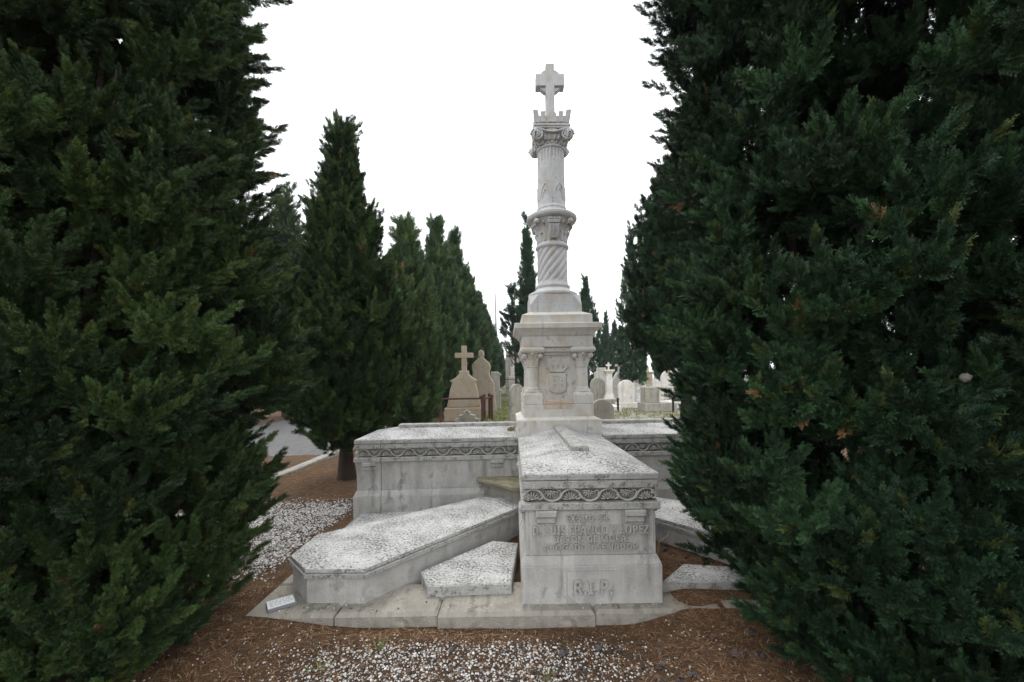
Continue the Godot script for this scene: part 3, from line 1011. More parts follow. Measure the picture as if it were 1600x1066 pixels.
func memorial() -> void:
	var t := thing("memorial_column", "tall carved limestone memorial column with pedestal, twisted shaft and cross on top", "column", Vector3(AX.x, 0, AX.z), 0.015)
	var g: Geo
	# pedestal
	g = Geo.new()
	g.box(Vector3(-0.483, -0.05, -0.483), Vector3(0.483, 0.958, 0.483), 0.004)
	put("pedestal_base", g, M.grey_stone, t)
	g = Geo.new()
	g.box(Vector3(-0.484, 0.962, -0.484), Vector3(0.484, 1.175, 0.484), 0.006)
	g.frus(0.476, 1.1745, 0.425, 1.199)
	put("pedestal_base", g, M.warm_stone, t)
	g = Geo.new()
	g.box(Vector3(-0.409, 1.18, -0.409), Vector3(0.409, 1.346, 0.409), 0.006)
	put("pedestal_block", g, M.warm_stone, t)
	g = Geo.new()
	g.box(Vector3(-0.285, 1.34, -0.285), Vector3(0.285, 2.03, 0.285), 0.004)
	put("pedestal_core", g, M.warm_stone, t)
	for face in 4:                                           # sunk arch head between the capitals
		g = Geo.new()
		g.box(Vector3(-0.185, 1.955, 0.27), Vector3(0.185, 2.016, 0.37), 0.012)
		g.box(Vector3(-0.165, 1.925, 0.27), Vector3(0.165, 1.956, 0.335), 0.010)
		put("panel_cornice", g, M.warm_stone, t, Vector3.ZERO, Vector3(0, face * PI / 2, 0))
	for sx in [-1.0, 1.0]:
		for sz in [-1.0, 1.0]:
			var c := Vector3(sx * 0.293, 0, sz * 0.293)
			g = Geo.new()
			g.box(Vector3(-0.117, 1.345, -0.117), Vector3(0.117, 1.455, 0.117), 0.008)
			g.frus(0.113, 1.4548, 0.092, 1.486)
			put("pier_block", g, M.warm_stone, t, c)
			g = Geo.new()
			g.lathe([[0.0, 1.485], [0.100, 1.485], [0.104, 1.497], [0.100, 1.510], [0.086, 1.514], [0.088, 1.524], [0.082, 1.536], [0.075, 1.545], [0.073, 1.66], [0.070, 1.775], [0.079, 1.780], [0.081, 1.790], [0.075, 1.798], [0.070, 1.803]], 24)
			var col := put("colonnette", g, M.warm_stone, t, c)
			g = Geo.new()
			g.lathe([[0.070, 1.80], [0.078, 1.87], [0.10, 1.93], [0.115, 1.947]], 20)
			for k in 8:
				var a := k * PI / 4
				var o := Vector3(cos(a), 0, sin(a))
				leaf_shape(g, o * 0.068 + Vector3(0, 1.805, 0), Vector3.UP, o, 0.115 if k % 2 else 0.085, 0.034, 0.75)
			for k in 4:
				var a := PI / 4 + k * PI / 2
				var o := Vector3(cos(a), 0, sin(a))
				g.ball(o * 0.128 + Vector3(0, 1.912, 0), Basis().scaled(Vector3(0.034, 0.034, 0.034)), 8, 5)
				var fo := Vector3(cos(k * PI / 2), 0, sin(k * PI / 2))
				g.ball(fo * 0.112 + Vector3(0, 1.932, 0), Basis().scaled(Vector3(0.024, 0.018, 0.024)), 8, 4)
			put("capital", g, M.warm_stone, col)
			g = Geo.new()
			g.box(Vector3(-0.148, 1.947, -0.148), Vector3(0.148, 2.013, 0.148), 0.022)
			put("abacus", g, M.warm_stone, col)
	g = Geo.new()
	g.box(Vector3(-0.410, 2.0135, -0.410), Vector3(0.410, 2.142, 0.410), 0.006)
	put("entablature", g, M.warm_stone, t)
	g = Geo.new()
	var pr := [[0.413, 2.142], [0.418, 2.152], [0.428, 2.154], [0.436, 2.168], [0.452, 2.188], [0.474, 2.206], [0.482, 2.218]]
	for i in pr.size() - 1:
		g.frus(pr[i][0], pr[i][1] - 0.0005, pr[i + 1][0], pr[i + 1][1])
	g.box(Vector3(-0.500, 2.2185, -0.500), Vector3(0.500, 2.284, 0.500), 0.007)
	put("cornice", g, M.warm_stone, t)
	g = Geo.new()
	g.box(Vector3(-0.410, 2.28, -0.410), Vector3(0.410, 2.392, 0.410), 0.006)
	g.frus(0.404, 2.3918, 0.315, 2.432)
	put("step_block", g, M.warm_stone, t)
	# square to round block with cut corners
	g = Geo.new()
	g.box(Vector3(-0.308, 2.425, -0.308), Vector3(0.308, 2.535, 0.308), 0.005)
	var ring8 := PackedVector2Array()
	for q in [[-0.308, 0.2], [-0.2, 0.308], [0.2, 0.308], [0.308, 0.2], [0.308, -0.2], [0.2, -0.308], [-0.2, -0.308], [-0.308, -0.2]]:
		ring8.append(Vector2(q[0], q[1]))
	var sq := [Vector2(-0.306, 0.29), Vector2(-0.29, 0.306), Vector2(0.29, 0.306), Vector2(0.306, 0.29), Vector2(0.306, -0.29), Vector2(0.29, -0.306), Vector2(-0.29, -0.306), Vector2(-0.306, -0.29)]
	for i in 8:
		var j := (i + 1) % 8
		g.out([Vector3(sq[i].x, 2.534, sq[i].y), Vector3(sq[j].x, 2.534, sq[j].y), Vector3(ring8[j].x, 2.648, ring8[j].y), Vector3(ring8[i].x, 2.648, ring8[i].y)], Vector3(0, 2.58, 0))
	put("column_plinth", g, M.column_stone, t)
	g = Geo.new()
	g.lathe([[0.0, 2.64], [0.285, 2.64], [0.306, 2.655], [0.312, 2.675], [0.306, 2.695], [0.285, 2.708], [0.25, 2.720], [0.222, 2.745], [0.206, 2.763], [0.214, 2.768], [0.219, 2.785], [0.214, 2.802], [0.200, 2.810], [0.193, 2.830], [0.187, 2.84], [0.0, 2.84]], 48)
	put("column_base", g, M.column_stone, t)
	put("twisted_shaft", wave_column(0.190, 2.835, 3.262, 12, 56.0, 0.022, 40, 168), M.column_stone, t)
	g = Geo.new()
	g.lathe([[0.17, 3.255], [0.196, 3.258], [0.208, 3.272], [0.208, 3.292], [0.196, 3.306], [0.190, 3.322], [0.178, 3.33]], 40)
	put("neck_ring", g, M.column_stone, t)
	g = Geo.new()
	g.lathe([[0.176, 3.325], [0.182, 3.40], [0.200, 3.48], [0.232, 3.55], [0.262, 3.592], [0.262, 3.60]], 40)
	for k in 16:
		var a := (k + 0.5) * TAU / 16
		var o := Vector3(cos(a), 0, sin(a))
		if k % 4 != 3 or true:
			leaf_shape(g, o * 0.176 + Vector3(0, 3.335, 0), Vector3.UP, o, 0.21 if k % 2 else 0.14, 0.042, 0.55)
	for k in 24:
		var a := k * TAU / 24
		g.ball(Vector3(cos(a) * 0.245, 3.545, sin(a) * 0.245), Basis().scaled(Vector3(0.020, 0.024, 0.020)), 6, 4)
	for k in 12:
		var a := (k + 0.5) * TAU / 12
		g.ball(Vector3(cos(a) * 0.205, 3.43, sin(a) * 0.205), Basis().scaled(Vector3(0.017, 0.017, 0.017)), 6, 4)
	for k in 4:
		var a := PI / 4 + k * PI / 2
		g.ball(Vector3(cos(a) * 0.285, 3.555, sin(a) * 0.285), Basis().scaled(Vector3(0.038, 0.034, 0.038)), 8, 5)
	var cap := put("lower_capital", g, M.column_stone, t)
	g = Geo.new()                                            # crowned shield on the capital
	g.slab(PackedVector2Array([Vector2(-0.062, 0.0), Vector2(-0.04, -0.012), Vector2(0, -0.022), Vector2(0.04, -0.012), Vector2(0.062, 0.0), Vector2(0.066, 0.15), Vector2(-0.066, 0.15)]), 0.0, 0.028, 0.006)
	for q in [[-0.045, 0.02], [0.0, 0.02], [0.045, 0.02]]:
		g.box(Vector3(q[0] - 0.008, q[1], 0.026), Vector3(q[0] + 0.008, 0.135, 0.038), 0.003)
	g.box(Vector3(-0.058, 0.07, 0.026), Vector3(0.058, 0.085, 0.036), 0.003)
	g.box(Vector3(-0.066, 0.155, 0.0), Vector3(0.066, 0.188, 0.035), 0.004)
	for k in 5:
		g.ball(Vector3(-0.06 + k * 0.03, 0.203, 0.02), Basis().scaled(Vector3(0.014, 0.018, 0.014)), 6, 4)
	put("crowned_shield", g, M.column_stone, cap, Vector3(0, 3.372, 0.196), Vector3(0.33, 0, 0))
	g = Geo.new()
	g.lathe([[0.0, 3.598], [0.285, 3.598], [0.305, 3.612], [0.314, 3.632], [0.312, 3.656], [0.296, 3.668], [0.22, 3.672], [0.0, 3.672]], 56)
	put("round_abacus", g, M.column_stone, t)
	g = Geo.new()
	g.lathe([[0.19, 3.668], [0.200, 3.674], [0.206, 3.692], [0.200, 3.712], [0.188, 3.722], [0.184, 3.742], [0.190, 3.752], [0.186, 3.768], [0.178, 3.778], [0.176, 3.80], [0.170, 4.05], [0.167, 4.33], [0.0, 4.33]], 48)
	var sh := put("upper_shaft", g, M.column_stone, t)
	g = Geo.new()                                            # carved palmette ring round the shaft
	for k in 6:
		var a0 := k * TAU / 6 + PI / 6
		for v in [[0.085, 0.19, 1.0], [0.05, 0.12, 1.0]]:
			var pts := []
			var rad := []
			for j in 13:
				var q := j / 12.0 * 2.0 - 1.0
				var hgt: float = v[1] * (1.0 - pow(absf(q), 1.7)) if v[2] > 0 else v[1] * absf(q)
				var a: float = a0 + q * v[0] / 0.17
				var y: float = 3.85 + hgt
				var rr := 0.1755 - 0.008 * (y - 3.8) / 0.5
				pts.append(Vector3(sin(a) * rr, y, cos(a) * rr))
				rad.append(0.007)
			g.tube(pts, rad, 5)
	put("palmette_ring", g, M.column_stone, sh)
	put("fluted_neck", wave_column(0.1685, 4.325, 4.478, 24, 0.0, 0.02, 10, 208), M.column_stone, sh)
	g = Geo.new()
	g.lathe([[0.15, 4.475], [0.178, 4.48], [0.183, 4.49], [0.178, 4.502], [0.168, 4.508], [0.168, 4.555], [0.178, 4.565], [0.190, 4.60], [0.200, 4.64], [0.205, 4.68], [0.0, 4.68]], 48)
	for k in 20:
		var a := k * TAU / 20
		g.ball(Vector3(cos(a) * 0.171, 4.532, sin(a) * 0.171), Basis().scaled(Vector3(0.016, 0.02, 0.010)), 6, 4)
	for k in 4:
		var a := PI / 4 + k * PI / 2
		var o := Vector3(cos(a), 0, sin(a))
		for s in [-1.0, 1.0]:
			var fz := o.rotated(Vector3.UP, s * PI / 4)      # face normal of this side
			var fx: Vector3 = Vector3(fz.z, 0, -fz.x) * s * -1.0
			var at := o * 0.262 + Vector3(0, 4.60, 0) + fz * 0.022
			volute(g, at, fx, Vector3.UP, fz, 0.078)
		g.ball(o * 0.272 + Vector3(0, 4.60, 0), Basis(Vector3.UP, -a) * Basis().scaled(Vector3(0.035, 0.066, 0.04)), 10, 6)
		leaf_shape(g, o * 0.185 + Vector3(0, 4.51, 0), Vector3.UP, o, 0.10, 0.05, 1.2)
	for k in 4:
		var a := k * PI / 2
		var o := Vector3(cos(a), 0, sin(a))
		var sd := Vector3(-o.z, 0, o.x)
		var pts := []
		var rad := []
		for j in 9:
			var q := j / 8.0 * 2 - 1
			pts.append(o * 0.212 + sd * q * 0.15 + Vector3(0, 4.632 + 0.036 * q * q, 0))
			rad.append(0.013)
		g.tube(pts, rad, 6)
		for s in [-0.075, -0.03, 0.03, 0.075]:
			leaf_shape(g, o * 0.187 + sd * s + Vector3(0, 4.545, 0), (Vector3.UP + sd * s * 3.0).normalized(), o, 0.072, 0.017, 0.7)
	put("upper_capital", g, M.column_stone, t)
	g = Geo.new()
	g.box(Vector3(-0.212, 4.679, -0.212), Vector3(0.212, 4.700, 0.212), 0.005)
	g.box(Vector3(-0.220, 4.7005, -0.220), Vector3(0.220, 4.728, 0.220), 0.006)
	put("upper_abacus", g, M.column_stone, t)
	# coronet: square band with flaring merlons
	g = Geo.new()
	g.frus(0.196, 4.7275, 0.210, 4.822)
	var crown := put("coronet", g, M.column_stone, t)
	for face in 4:
		var turn := Vector3(0, face * PI / 2, 0)
		g = Geo.new()
		var lobe := PackedVector2Array()
		for j in 9:
			var a := PI * j / 8
			lobe.append(Vector2(cos(a) * 0.058, 0.075 + sin(a) * 0.062 if j > 0 and j < 8 else 0.0))
		g.slab(lobe, 0.17, 0.216, 0.005)
		put("coronet_lobe", g, M.column_stone, crown, Vector3(0, 4.745, 0), turn)
		for s in [-1.0, 1.0]:
			g = Geo.new()
			g.slab(PackedVector2Array([Vector2(s * 0.076, 0.0), Vector2(s * 0.140, 0.0), Vector2(s * 0.134, 0.09), Vector2(s * 0.136, 0.136), Vector2(s * 0.082, 0.136), Vector2(s * 0.084, 0.09)]), 0.172, 0.214, 0.005)
			put("coronet_merlon", g, M.column_stone, crown, Vector3(0, 4.745, 0), turn)
		g = Geo.new()
		g.hexa([Vector3(-0.21, 4.745, 0.21), Vector3(-0.145, 4.745, 0.21), Vector3(-0.145, 4.745, 0.155), Vector3(-0.21, 4.745, 0.155)], [Vector3(-0.232, 4.886, 0.232), Vector3(-0.172, 4.886, 0.226), Vector3(-0.172, 4.886, 0.172), Vector3(-0.226, 4.886, 0.172)])
		put("coronet_merlon", g, M.column_stone, crown, Vector3.ZERO, turn)
	# ringed cross
	g = Geo.new()
	g.slab(latin_cross(0.178, 0.80, 0.054, 0.595, 0.076), -0.06, 0.06, 0.006)
	var cr := put("cross", g, M.column_stone, t, Vector3(0, 4.775, 0))
	g = Geo.new()
	g.lathe([[0.09, -0.036], [0.148, -0.036], [0.153, -0.031], [0.153, 0.031], [0.148, 0.036], [0.09, 0.036], [0.09, -0.036]], 40)
	put("ring", g, M.column_stone, cr, Vector3(0, 0.595, 0), Vector3(PI / 2, 0, 0))
	# coat of arms on the front panel
	g = Geo.new()
	var sp := PackedVector2Array([Vector2(-0.105, 0.235), Vector2(0.105, 0.235), Vector2(0.105, 0.06)])
	for j in 9:
		var a := j / 9.0 * PI
		sp.append(Vector2(cos(a) * 0.105, 0.055 - sin(a) * 0.06))
	sp.append(Vector2(-0.105, 0.06))
	g.slab(sp, 0.0, 0.034, 0.008)
	var shield := put("shield", g, M.warm_stone, t, Vector3(0.005, 1.475, 0.284))
	g = Geo.new()
	var sp2 := PackedVector2Array()
	for q in sp:
		sp2.append(Vector2(q.x * 0.82, 0.118 + (q.y - 0.118) * 0.82))
	g.slab(sp2, 0.0, 0.006, 0.003)
	g.box(Vector3(-0.009, 0.03, 0.004), Vector3(0.009, 0.19, 0.016), 0.003)
	g.box(Vector3(-0.07, 0.10, 0.004), Vector3(0.07, 0.118, 0.015), 0.003)
	g.box(Vector3(-0.055, 0.045, 0.004), Vector3(0.055, 0.058, 0.014), 0.003)
	for q in [[-0.045, 0.15], [0.045, 0.15], [-0.05, 0.08], [0.05, 0.08], [-0.02, 0.2], [0.02, 0.2]]:
		g.ball(Vector3(q[0], q[1], 0.006), Basis().scaled(Vector3(0.016, 0.014, 0.009)), 7, 4)
	put("shield_charge", g, M.warm_stone, shield, Vector3(0, 0, 0.0325))
	g = Geo.new()
	g.slab(PackedVector2Array([Vector2(-0.085, 0.245), Vector2(0.085, 0.245), Vector2(0.098, 0.285), Vector2(-0.098, 0.285)]), 0.0, 0.03, 0.005)
	for k in 5:
		var q := (k - 2) / 2.0
		g.ball(Vector3(q * 0.122, 0.335 - 0.026 * q * q, 0.02), Basis().scaled(Vector3(0.017, 0.017, 0.015)), 8, 5)
		g.tube([Vector3(q * 0.092, 0.275, 0.015), Vector3(q * 0.12, 0.33 - 0.026 * q * q, 0.02)], [0.009, 0.007], 5)
	put("shield_crown", g, M.warm_stone, shield)
	# small worn tablet under the shield
	g = Geo.new()
	g.box(Vector3(-0.175, 1.346, 0.27), Vector3(0.175, 1.395, 0.398), 0.004)
	g.box(Vector3(-0.175, 1.349, 0.397), Vector3(0.175, 1.392, 0.4115), 0.003)
	g.box(Vector3(-0.175, 1.290, 0.40), Vector3(0.175, 1.3435, 0.4125), 0.003)
	put("tablet", g, M.stain, t)

# ---------------------------------------------------------------- trees
func sprig(pairs: int, subs: int, w: float, sd: int) -> ArrayMesh:
	var r := RandomNumberGenerator.new()
	r.seed = sd
	var g := Geo.new()
	g.tinted = true
	var blade := func(a: Vector3, b: Vector3, wd: float) -> void:
		var d := b - a
		var s := d.cross(Vector3(r.randf_range(-0.5, 0.5), r.randf_range(-0.5, 0.5), 1)).normalized() * wd
		var m := a + d * 0.45 + Vector3(0, 0, 0.012)
		g.tri(a, m + s, m - s)
		g.tri(m - s, m + s, b)
	blade.call(Vector3.ZERO, Vector3(0.02, 1, 0.04), w * 0.8)
	for i in pairs:
		var q := float(i) / (pairs - 1)
		var s := 0.08 + 0.84 * q
		for side in [-1.0, 1.0]:
			var l := (0.46 * (1.0 - 0.72 * q) + 0.06) * r.randf_range(0.75, 1.15)
			var ang := r.randf_range(0.40, 0.75)
			var o := Vector3(0, s, 0.04 * s)
			var d := Vector3(side * sin(ang), cos(ang), r.randf_range(-0.6, 0.6)).normalized()
			blade.call(o, o + d * l, w)
			for k in subs:
				var t := 0.28 + 0.6 * k / maxf(1, subs - 1)
				for s2 in [-1.0, 1.0]:
					var d2 := (d.rotated(Vector3(0, 0, 1), s2 * 0.62) + Vector3(0, 0, r.randf_range(-0.35, 0.35))).normalized()
					blade.call(o + d * l * t, o + d * (l * t) + d2 * l * 0.42 * (1.15 - t * 0.6), w * 0.85)
	return g.mesh()

var sprig_fine := []
var sprig_coarse := []

# p: h height, r radius, y0 foot of the crown, low = share of radius at the foot, tw / pw = taper start and power,
# plumes, per = sprigs each, len = plume length, size = sprig length, out = outward lean, gap = hole threshold
func tree(called: String, label: String, at: Vector3, p: Dictionary, group := "") -> Node3D:
	var t := thing(called, label, "tree", at, 0.0, group)
	var r := RandomNumberGenerator.new()
	r.seed = p.seed
	var f := FastNoiseLite.new()
	f.seed = p.seed
	f.frequency = 1.0
	f.noise_type = FastNoiseLite.TYPE_SIMPLEX_SMOOTH
	var H: float = p.h
	var y0: float = p.y0
	var tw: float = p.get("tw", 0.35)
	var pw: float = p.get("pw", 1.5)
	var low: float = p.get("low", 0.5)
	var foot: float = p.get("foot", 0.12)
	var prof := func(q: float) -> float:
		var k := 1.0
		if q < foot:
			k = low + (1.0 - low) * sqrt(q / foot)
		if q > tw:
			k *= 1.0 - pow((q - tw) / (1.0 - tw), pw)
		return k * (1.0 + p.get("bulge", 0.0) * exp(-pow((q - 0.22) / 0.10, 2.0)))
	# trunk and limbs
	var g := Geo.new()
	var tr: float = p.get("trunk", H * 0.018)
	var pts := []
	var rad := []
	for i in 9:
		var q := i / 8.0
		pts.append(Vector3(f.get_noise_1d(q * 3.0) * 0.12 * H * 0.1, -0.15 + q * H * 0.92, f.get_noise_1d(q * 3.0 + 40) * 0.12 * H * 0.1))
		rad.append(tr * (1.35 - 0.45 * minf(1, q * 8.0)) * (1.0 - 0.9 * q))
	g.tube(pts, rad, 9)
	put("trunk", g, M.bark, t)
	for i in int(p.get("limbs", 10)):
		g = Geo.new()
		var q := 0.04 + 0.8 * r.randf()
		var y := lerpf(y0 * 0.6, H * 0.85, q)
		var a := r.randf() * TAU
		var o := Vector3(cos(a), 0, sin(a))
		var R: float = p.r * prof.call(clampf((y + 0.1 * H - y0) / (H - y0), 0, 1))
		g.tube([Vector3(0, y, 0), o * R * 0.35 + Vector3(0, y + R * 0.35, 0), o * R * 0.62 + Vector3(0, y + R * 0.95, 0), o * R * 0.74 + Vector3(0, y + R * 1.5, 0)], [tr * 0.35, tr * 0.25, tr * 0.15, tr * 0.05], 5)
		put("limb", g, M.bark, t)
	# crown
	var xf := []
	var cs := []
	var ca: Color = p.c0
	var cb: Color = p.c1
	var made := 0
	var tries := 0
	var per: int = p.per
	var gapf: float = p.get("gapf", 1.6)
	var gap: float = p.get("gap", -0.35)
	var aim: float = p.get("aim", 0.0)
	var shoots: int = p.get("shoots", 1)
	var reach: float = p.get("tuft", 0.0)
	while made < int(p.plumes) and tries < int(p.plumes) * 12:
		tries += 1
		var q := r.randf()
		var k: float = prof.call(q)
		if r.randf() > k + 0.08:
			continue
		if p.has("thin") and q > p.thin and r.randf() < 0.6:
			continue
		var y := y0 + q * (H - y0)
		var a := r.randf() * TAU
		var o := Vector3(cos(a), 0, sin(a))
		var R: float = p.r * k * (1.0 + 0.16 * f.get_noise_3d(o.x * 1.3, y * 0.8 / maxf(p.r, 0.5), o.z * 1.3) + 0.12 * f.get_noise_3d(o.x * 4.0, y * 2.4, o.z * 4.0 + 9.0))
		var inner: bool = r.randf() < p.get("fill", 0.22)
		var dep := 1.0 - (0.22 + 0.4 * r.randf() if inner else 0.20 * r.randf() * r.randf())
		var l0: float = p.len
		var base := o * maxf(0.02, R * dep - l0 * 0.55) + Vector3(0, y - l0 * 0.3, 0)
		if not inner and f.get_noise_3d(base.x * gapf, base.y * gapf * 0.7, base.z * gapf + 33.0) < gap:
			continue
		if base.y < 0.04: base.y = 0.04 + r.randf() * 0.1
		made += 1
		var tone := ca.lerp(cb, clampf(r.randf() * 0.75 + 0.35 * f.get_noise_3d(base.x * 0.9, base.y * 0.6, base.z * 0.9 + 70.0), 0, 1))
		var lum := r.randf_range(0.7, 1.3)
		var main: Vector3 = (o * p.get("out", 0.45) * r.randf_range(0.6, 1.4) + Vector3.UP + Vector3(r.randf_range(-0.3, 0.3), r.randf_range(-0.2, 0.1), r.randf_range(-0.3, 0.3))).normalized()
		var mx: Vector3 = main.cross(Vector3(0.3, 0.1, 1)).normalized()
		var mz: Vector3 = mx.cross(main)
		for sh in shoots:
			var d: Vector3 = main
			var foot_at := base
			if shoots > 1:
				var wa := sh * 2.39996 + r.randf() * 0.5
				var sp := 0.95 * sqrt((sh + 0.3) / shoots)
				d = (main * cos(sp) + (mx * cos(wa) + mz * sin(wa)) * sin(sp)).normalized()
				foot_at = base + (mx * cos(wa) + mz * sin(wa)) * reach * sqrt((sh + 0.3) / shoots) * r.randf_range(0.5, 1.1)
				d = (d + Vector3.UP * 0.25).normalized()
			var l: float = l0 * r.randf_range(0.6, 1.2)
			var ux: Vector3 = d.cross(Vector3(0.3, 0.1, 1)).normalized()
			var uz: Vector3 = ux.cross(d)
			for i in per:
				var s := (i + r.randf() * 0.8) / per
				var w := r.randf() * TAU
				var lean := lerpf(0.85, 0.12, s) * r.randf_range(0.7, 1.2)
				var yd: Vector3 = (d * cos(lean) + (ux * cos(w) + uz * sin(w)) * sin(lean)).normalized()
				var xd: Vector3 = yd.cross(Vector3(r.randf_range(-1, 1), r.randf_range(-1, 1), r.randf_range(-1, 1))).normalized()
				var z: Vector3 = xd.cross(yd)
				var sc: float = p.size * lerpf(1.05, 0.78, s) * r.randf_range(0.75, 1.25)
				xf.append(Transform3D(Basis(xd * sc, yd * sc, z * sc), foot_at + d * l * s))
				var c := tone * lum * r.randf_range(0.65, 1.45)
				if r.randf() < p.get("dead", 0.002):
					c = Color(0.30, 0.17, 0.08) * r.randf_range(0.6, 1.2)
				elif r.randf() < 0.05:
					c = c.lerp(Color(0.13, 0.15, 0.035), 0.5)
				cs.append(Color(c.r, c.g, c.b))
	var set: Array = sprig_coarse if p.get("coarse", false) else sprig_fine
	var o := many("crown", set[p.seed % set.size()], M.leaf, t, xf, cs)
	o.set_meta("kind", "stuff")
	return t

func plant_trees() -> void:
	for i in 3:
		var small := sprig(5, 2, 0.052, 11 + i)
		var tool := SurfaceTool.new()
		var sr := RandomNumberGenerator.new()
		sr.seed = 90 + i
		for k in 7:
			var up := k / 6.0
			var az := k * 2.39996
			var tilt := lerpf(0.75, 0.1, up) * sr.randf_range(0.7, 1.2)
			var b := Basis(Vector3.UP, az) * Basis(Vector3.RIGHT, tilt) * Basis(Vector3.UP, sr.randf() * TAU)
			tool.append_from(small, 0, Transform3D(b.scaled(Vector3.ONE * sr.randf_range(0.42, 0.62)), Vector3(0, up * 0.5, 0)))
		sprig_fine.append(tool.commit())
		sprig_coarse.append(sprig(6, 2, 0.040, 31 + i))
	var dk := Color(0.018, 0.042, 0.021)
	var dk2 := Color(0.044, 0.098, 0.038)
	var yl := Color(0.022, 0.046, 0.017)
	var yl2 := Color(0.072, 0.120, 0.032)
	# the two big cypresses that frame the view
	tree("cypress_tree", "huge broad cypress filling the left edge of the picture", Vector3(-2.72, 0.05, -2.40), {"h": 7.8, "r": 1.10, "bulge": 0.11, "y0": 0.05, "low": 0.70, "foot": 0.14, "tw": 0.42, "pw": 1.6, "fill": 0.36, "plumes": 1750, "shoots": 6, "tuft": 0.09, "per": 15, "len": 0.25, "size": 0.084, "out": 0.34, "seed": 3, "c0": yl, "c1": yl2, "gap": -0.18, "gapf": 2.2, "dead": 0.0025, "trunk": 0.13, "limbs": 26, "thin": 0.78}, "big cypresses framing the monument")
	var rt := tree("cypress_tree", "huge dense dark cypress filling the right side of the picture", Vector3(2.57, 0.08, -2.32), {"h": 7.8, "r": 1.55, "y0": 0.05, "low": 0.62, "foot": 0.10, "tw": 0.64, "pw": 2.0, "fill": 0.38, "plumes": 3000, "shoots": 7, "tuft": 0.085, "per": 12, "len": 0.19, "size": 0.080, "out": 0.46, "seed": 8, "c0": dk, "c1": dk2, "gap": -0.40, "gapf": 2.8, "dead": 0.003, "trunk": 0.15, "limbs": 30, "thin": 0.80}, "big cypresses framing the monument")
	# grey seed cones hanging in the right tree
	var cg := Geo.new()
	cg.ball(Vector3.ZERO, Basis(), 10, 7)
	for i in 10:
		var y := 1.0 - 2.0 * (i + 0.5) / 10.0
		var a := i * 2.39996
		var o := Vector3(cos(a) * sqrt(1 - y * y), y, sin(a) * sqrt(1 - y * y))
		cg.ball(o * 0.9, Basis().scaled(Vector3.ONE * 0.24), 6, 4)
	var cm := cg.mesh()
	var cone_m := plain("seed_cone", Color(0.20, 0.185, 0.165), 0.9)
	for q in [[-1.02, 1.55, 0.92], [-0.78, 1.33, 1.12], [-0.70, 1.08, 1.12], [-1.30, 1.52, 0.55], [-0.25, 0.55, 1.32], [-0.92, 2.9, 0.95], [-0.5, 1.9, 1.28], [-1.1, 0.75, 0.75], [-0.1, 1.4, 1.36], [-0.65, 2.4, 1.15]]:
		var o := put("seed_cone", cm, cone_m, rt, Vector3(q[0], q[1], q[2]))
		o.scale = Vector3.ONE * 0.016
	# row on the left side of the lane
	tree("cypress_tree", "ragged cypress with a bare lower trunk beyond the left end of the left tomb", Vector3(-2.66, 0.08, -6.56), {"h": 5.55, "r": 1.1, "y0": 0.60, "low": 0.30, "foot": 0.20, "tw": 0.25, "pw": 1.35, "plumes": 620, "shoots": 4, "tuft": 0.12, "per": 8, "len": 0.34, "size": 0.15, "out": 0.3, "seed": 12, "c0": yl * 1.15, "c1": yl2 * 1.1, "gap": -0.16, "gapf": 1.9, "trunk": 0.125, "limbs": 22}, "cypresses along the lane")
	var row := [[-2.9, 11.4, 5.9, 0.72, "second cypress of the left row, just behind the ragged one"], [-3.3, 18.2, 8.6, 1.0, "third cypress of the left row, tallest behind the brown headstones"], [-3.1, 22.5, 9.6, 1.2, "fourth cypress of the left row, tall pointed top"], [-2.9, 27.5, 8.6, 1.2, "fifth cypress of the left row, behind the tall ones"], [-2.8, 35.0, 8.8, 1.3, "sixth cypress of the left row"], [-2.9, 46.0, 8.6, 1.5, "seventh cypress of the left row"], [-2.7, 62.0, 8.4, 1.7, "last far cypress at the end of the left row"]]
	for i in row.size():
		var q: Array = row[i]
		tree("cypress_tree", q[4], Vector3(q[0], 0, -q[1]), {"h": q[2], "r": q[3] + 0.28, "y0": 0.35, "low": 0.5, "foot": 0.1, "tw": 0.30, "pw": 2.1, "plumes": 800 - i * 50, "per": 12, "len": 0.6, "size": 0.32 + 0.04 * i, "out": 0.28, "seed": 20 + i, "c0": yl * 1.25, "c1": yl2 * 1.1, "gap": -0.6, "gapf": 1.0, "coarse": true, "trunk": 0.16}, "cypresses along the lane")
	# across the road on the far left
	var over := [[-10.7, 19.4, 10.6, 2.0, "leafy green conifer across the road, left of the ragged cypress"], [-10.8, 14.6, 10.2, 2.1, "broad conifer across the road, behind the big left cypress"], [-11.2, 25.0, 10.0, 2.2, "far dark conifer across the road"], [-11.6, 33.0, 11.0, 2.4, "farthest conifer across the road"]]
	for i in over.size():
		var q: Array = over[i]
		tree("conifer_tree", q[4], Vector3(q[0], 0, -q[1]), {"h": q[2], "r": q[3], "y0": 0.9, "low": 0.5, "foot": 0.1, "tw": 0.3, "pw": 1.4, "plumes": 520, "per": 16, "len": 0.9, "size": 0.42, "out": 0.5, "seed": 40 + i, "c0": yl, "c1": yl2, "gap": -0.3, "gapf": 0.8, "coarse": true, "trunk": 0.2}, "conifers across the road")
	# right hand side
	tree("cypress_tree", "cypress standing behind the right tomb, half hidden by the dense right cypress", Vector3(3.02, 0, -7.1), {"h": 5.7, "r": 0.98, "y0": 1.75, "low": 0.35, "foot": 0.14, "tw": 0.45, "pw": 1.6, "plumes": 460, "shoots": 4, "tuft": 0.12, "per": 8, "len": 0.34, "size": 0.15, "out": 0.3, "seed": 52, "c0": dk, "c1": dk2, "gap": -0.30, "gapf": 1.4, "trunk": 0.13, "limbs": 20})
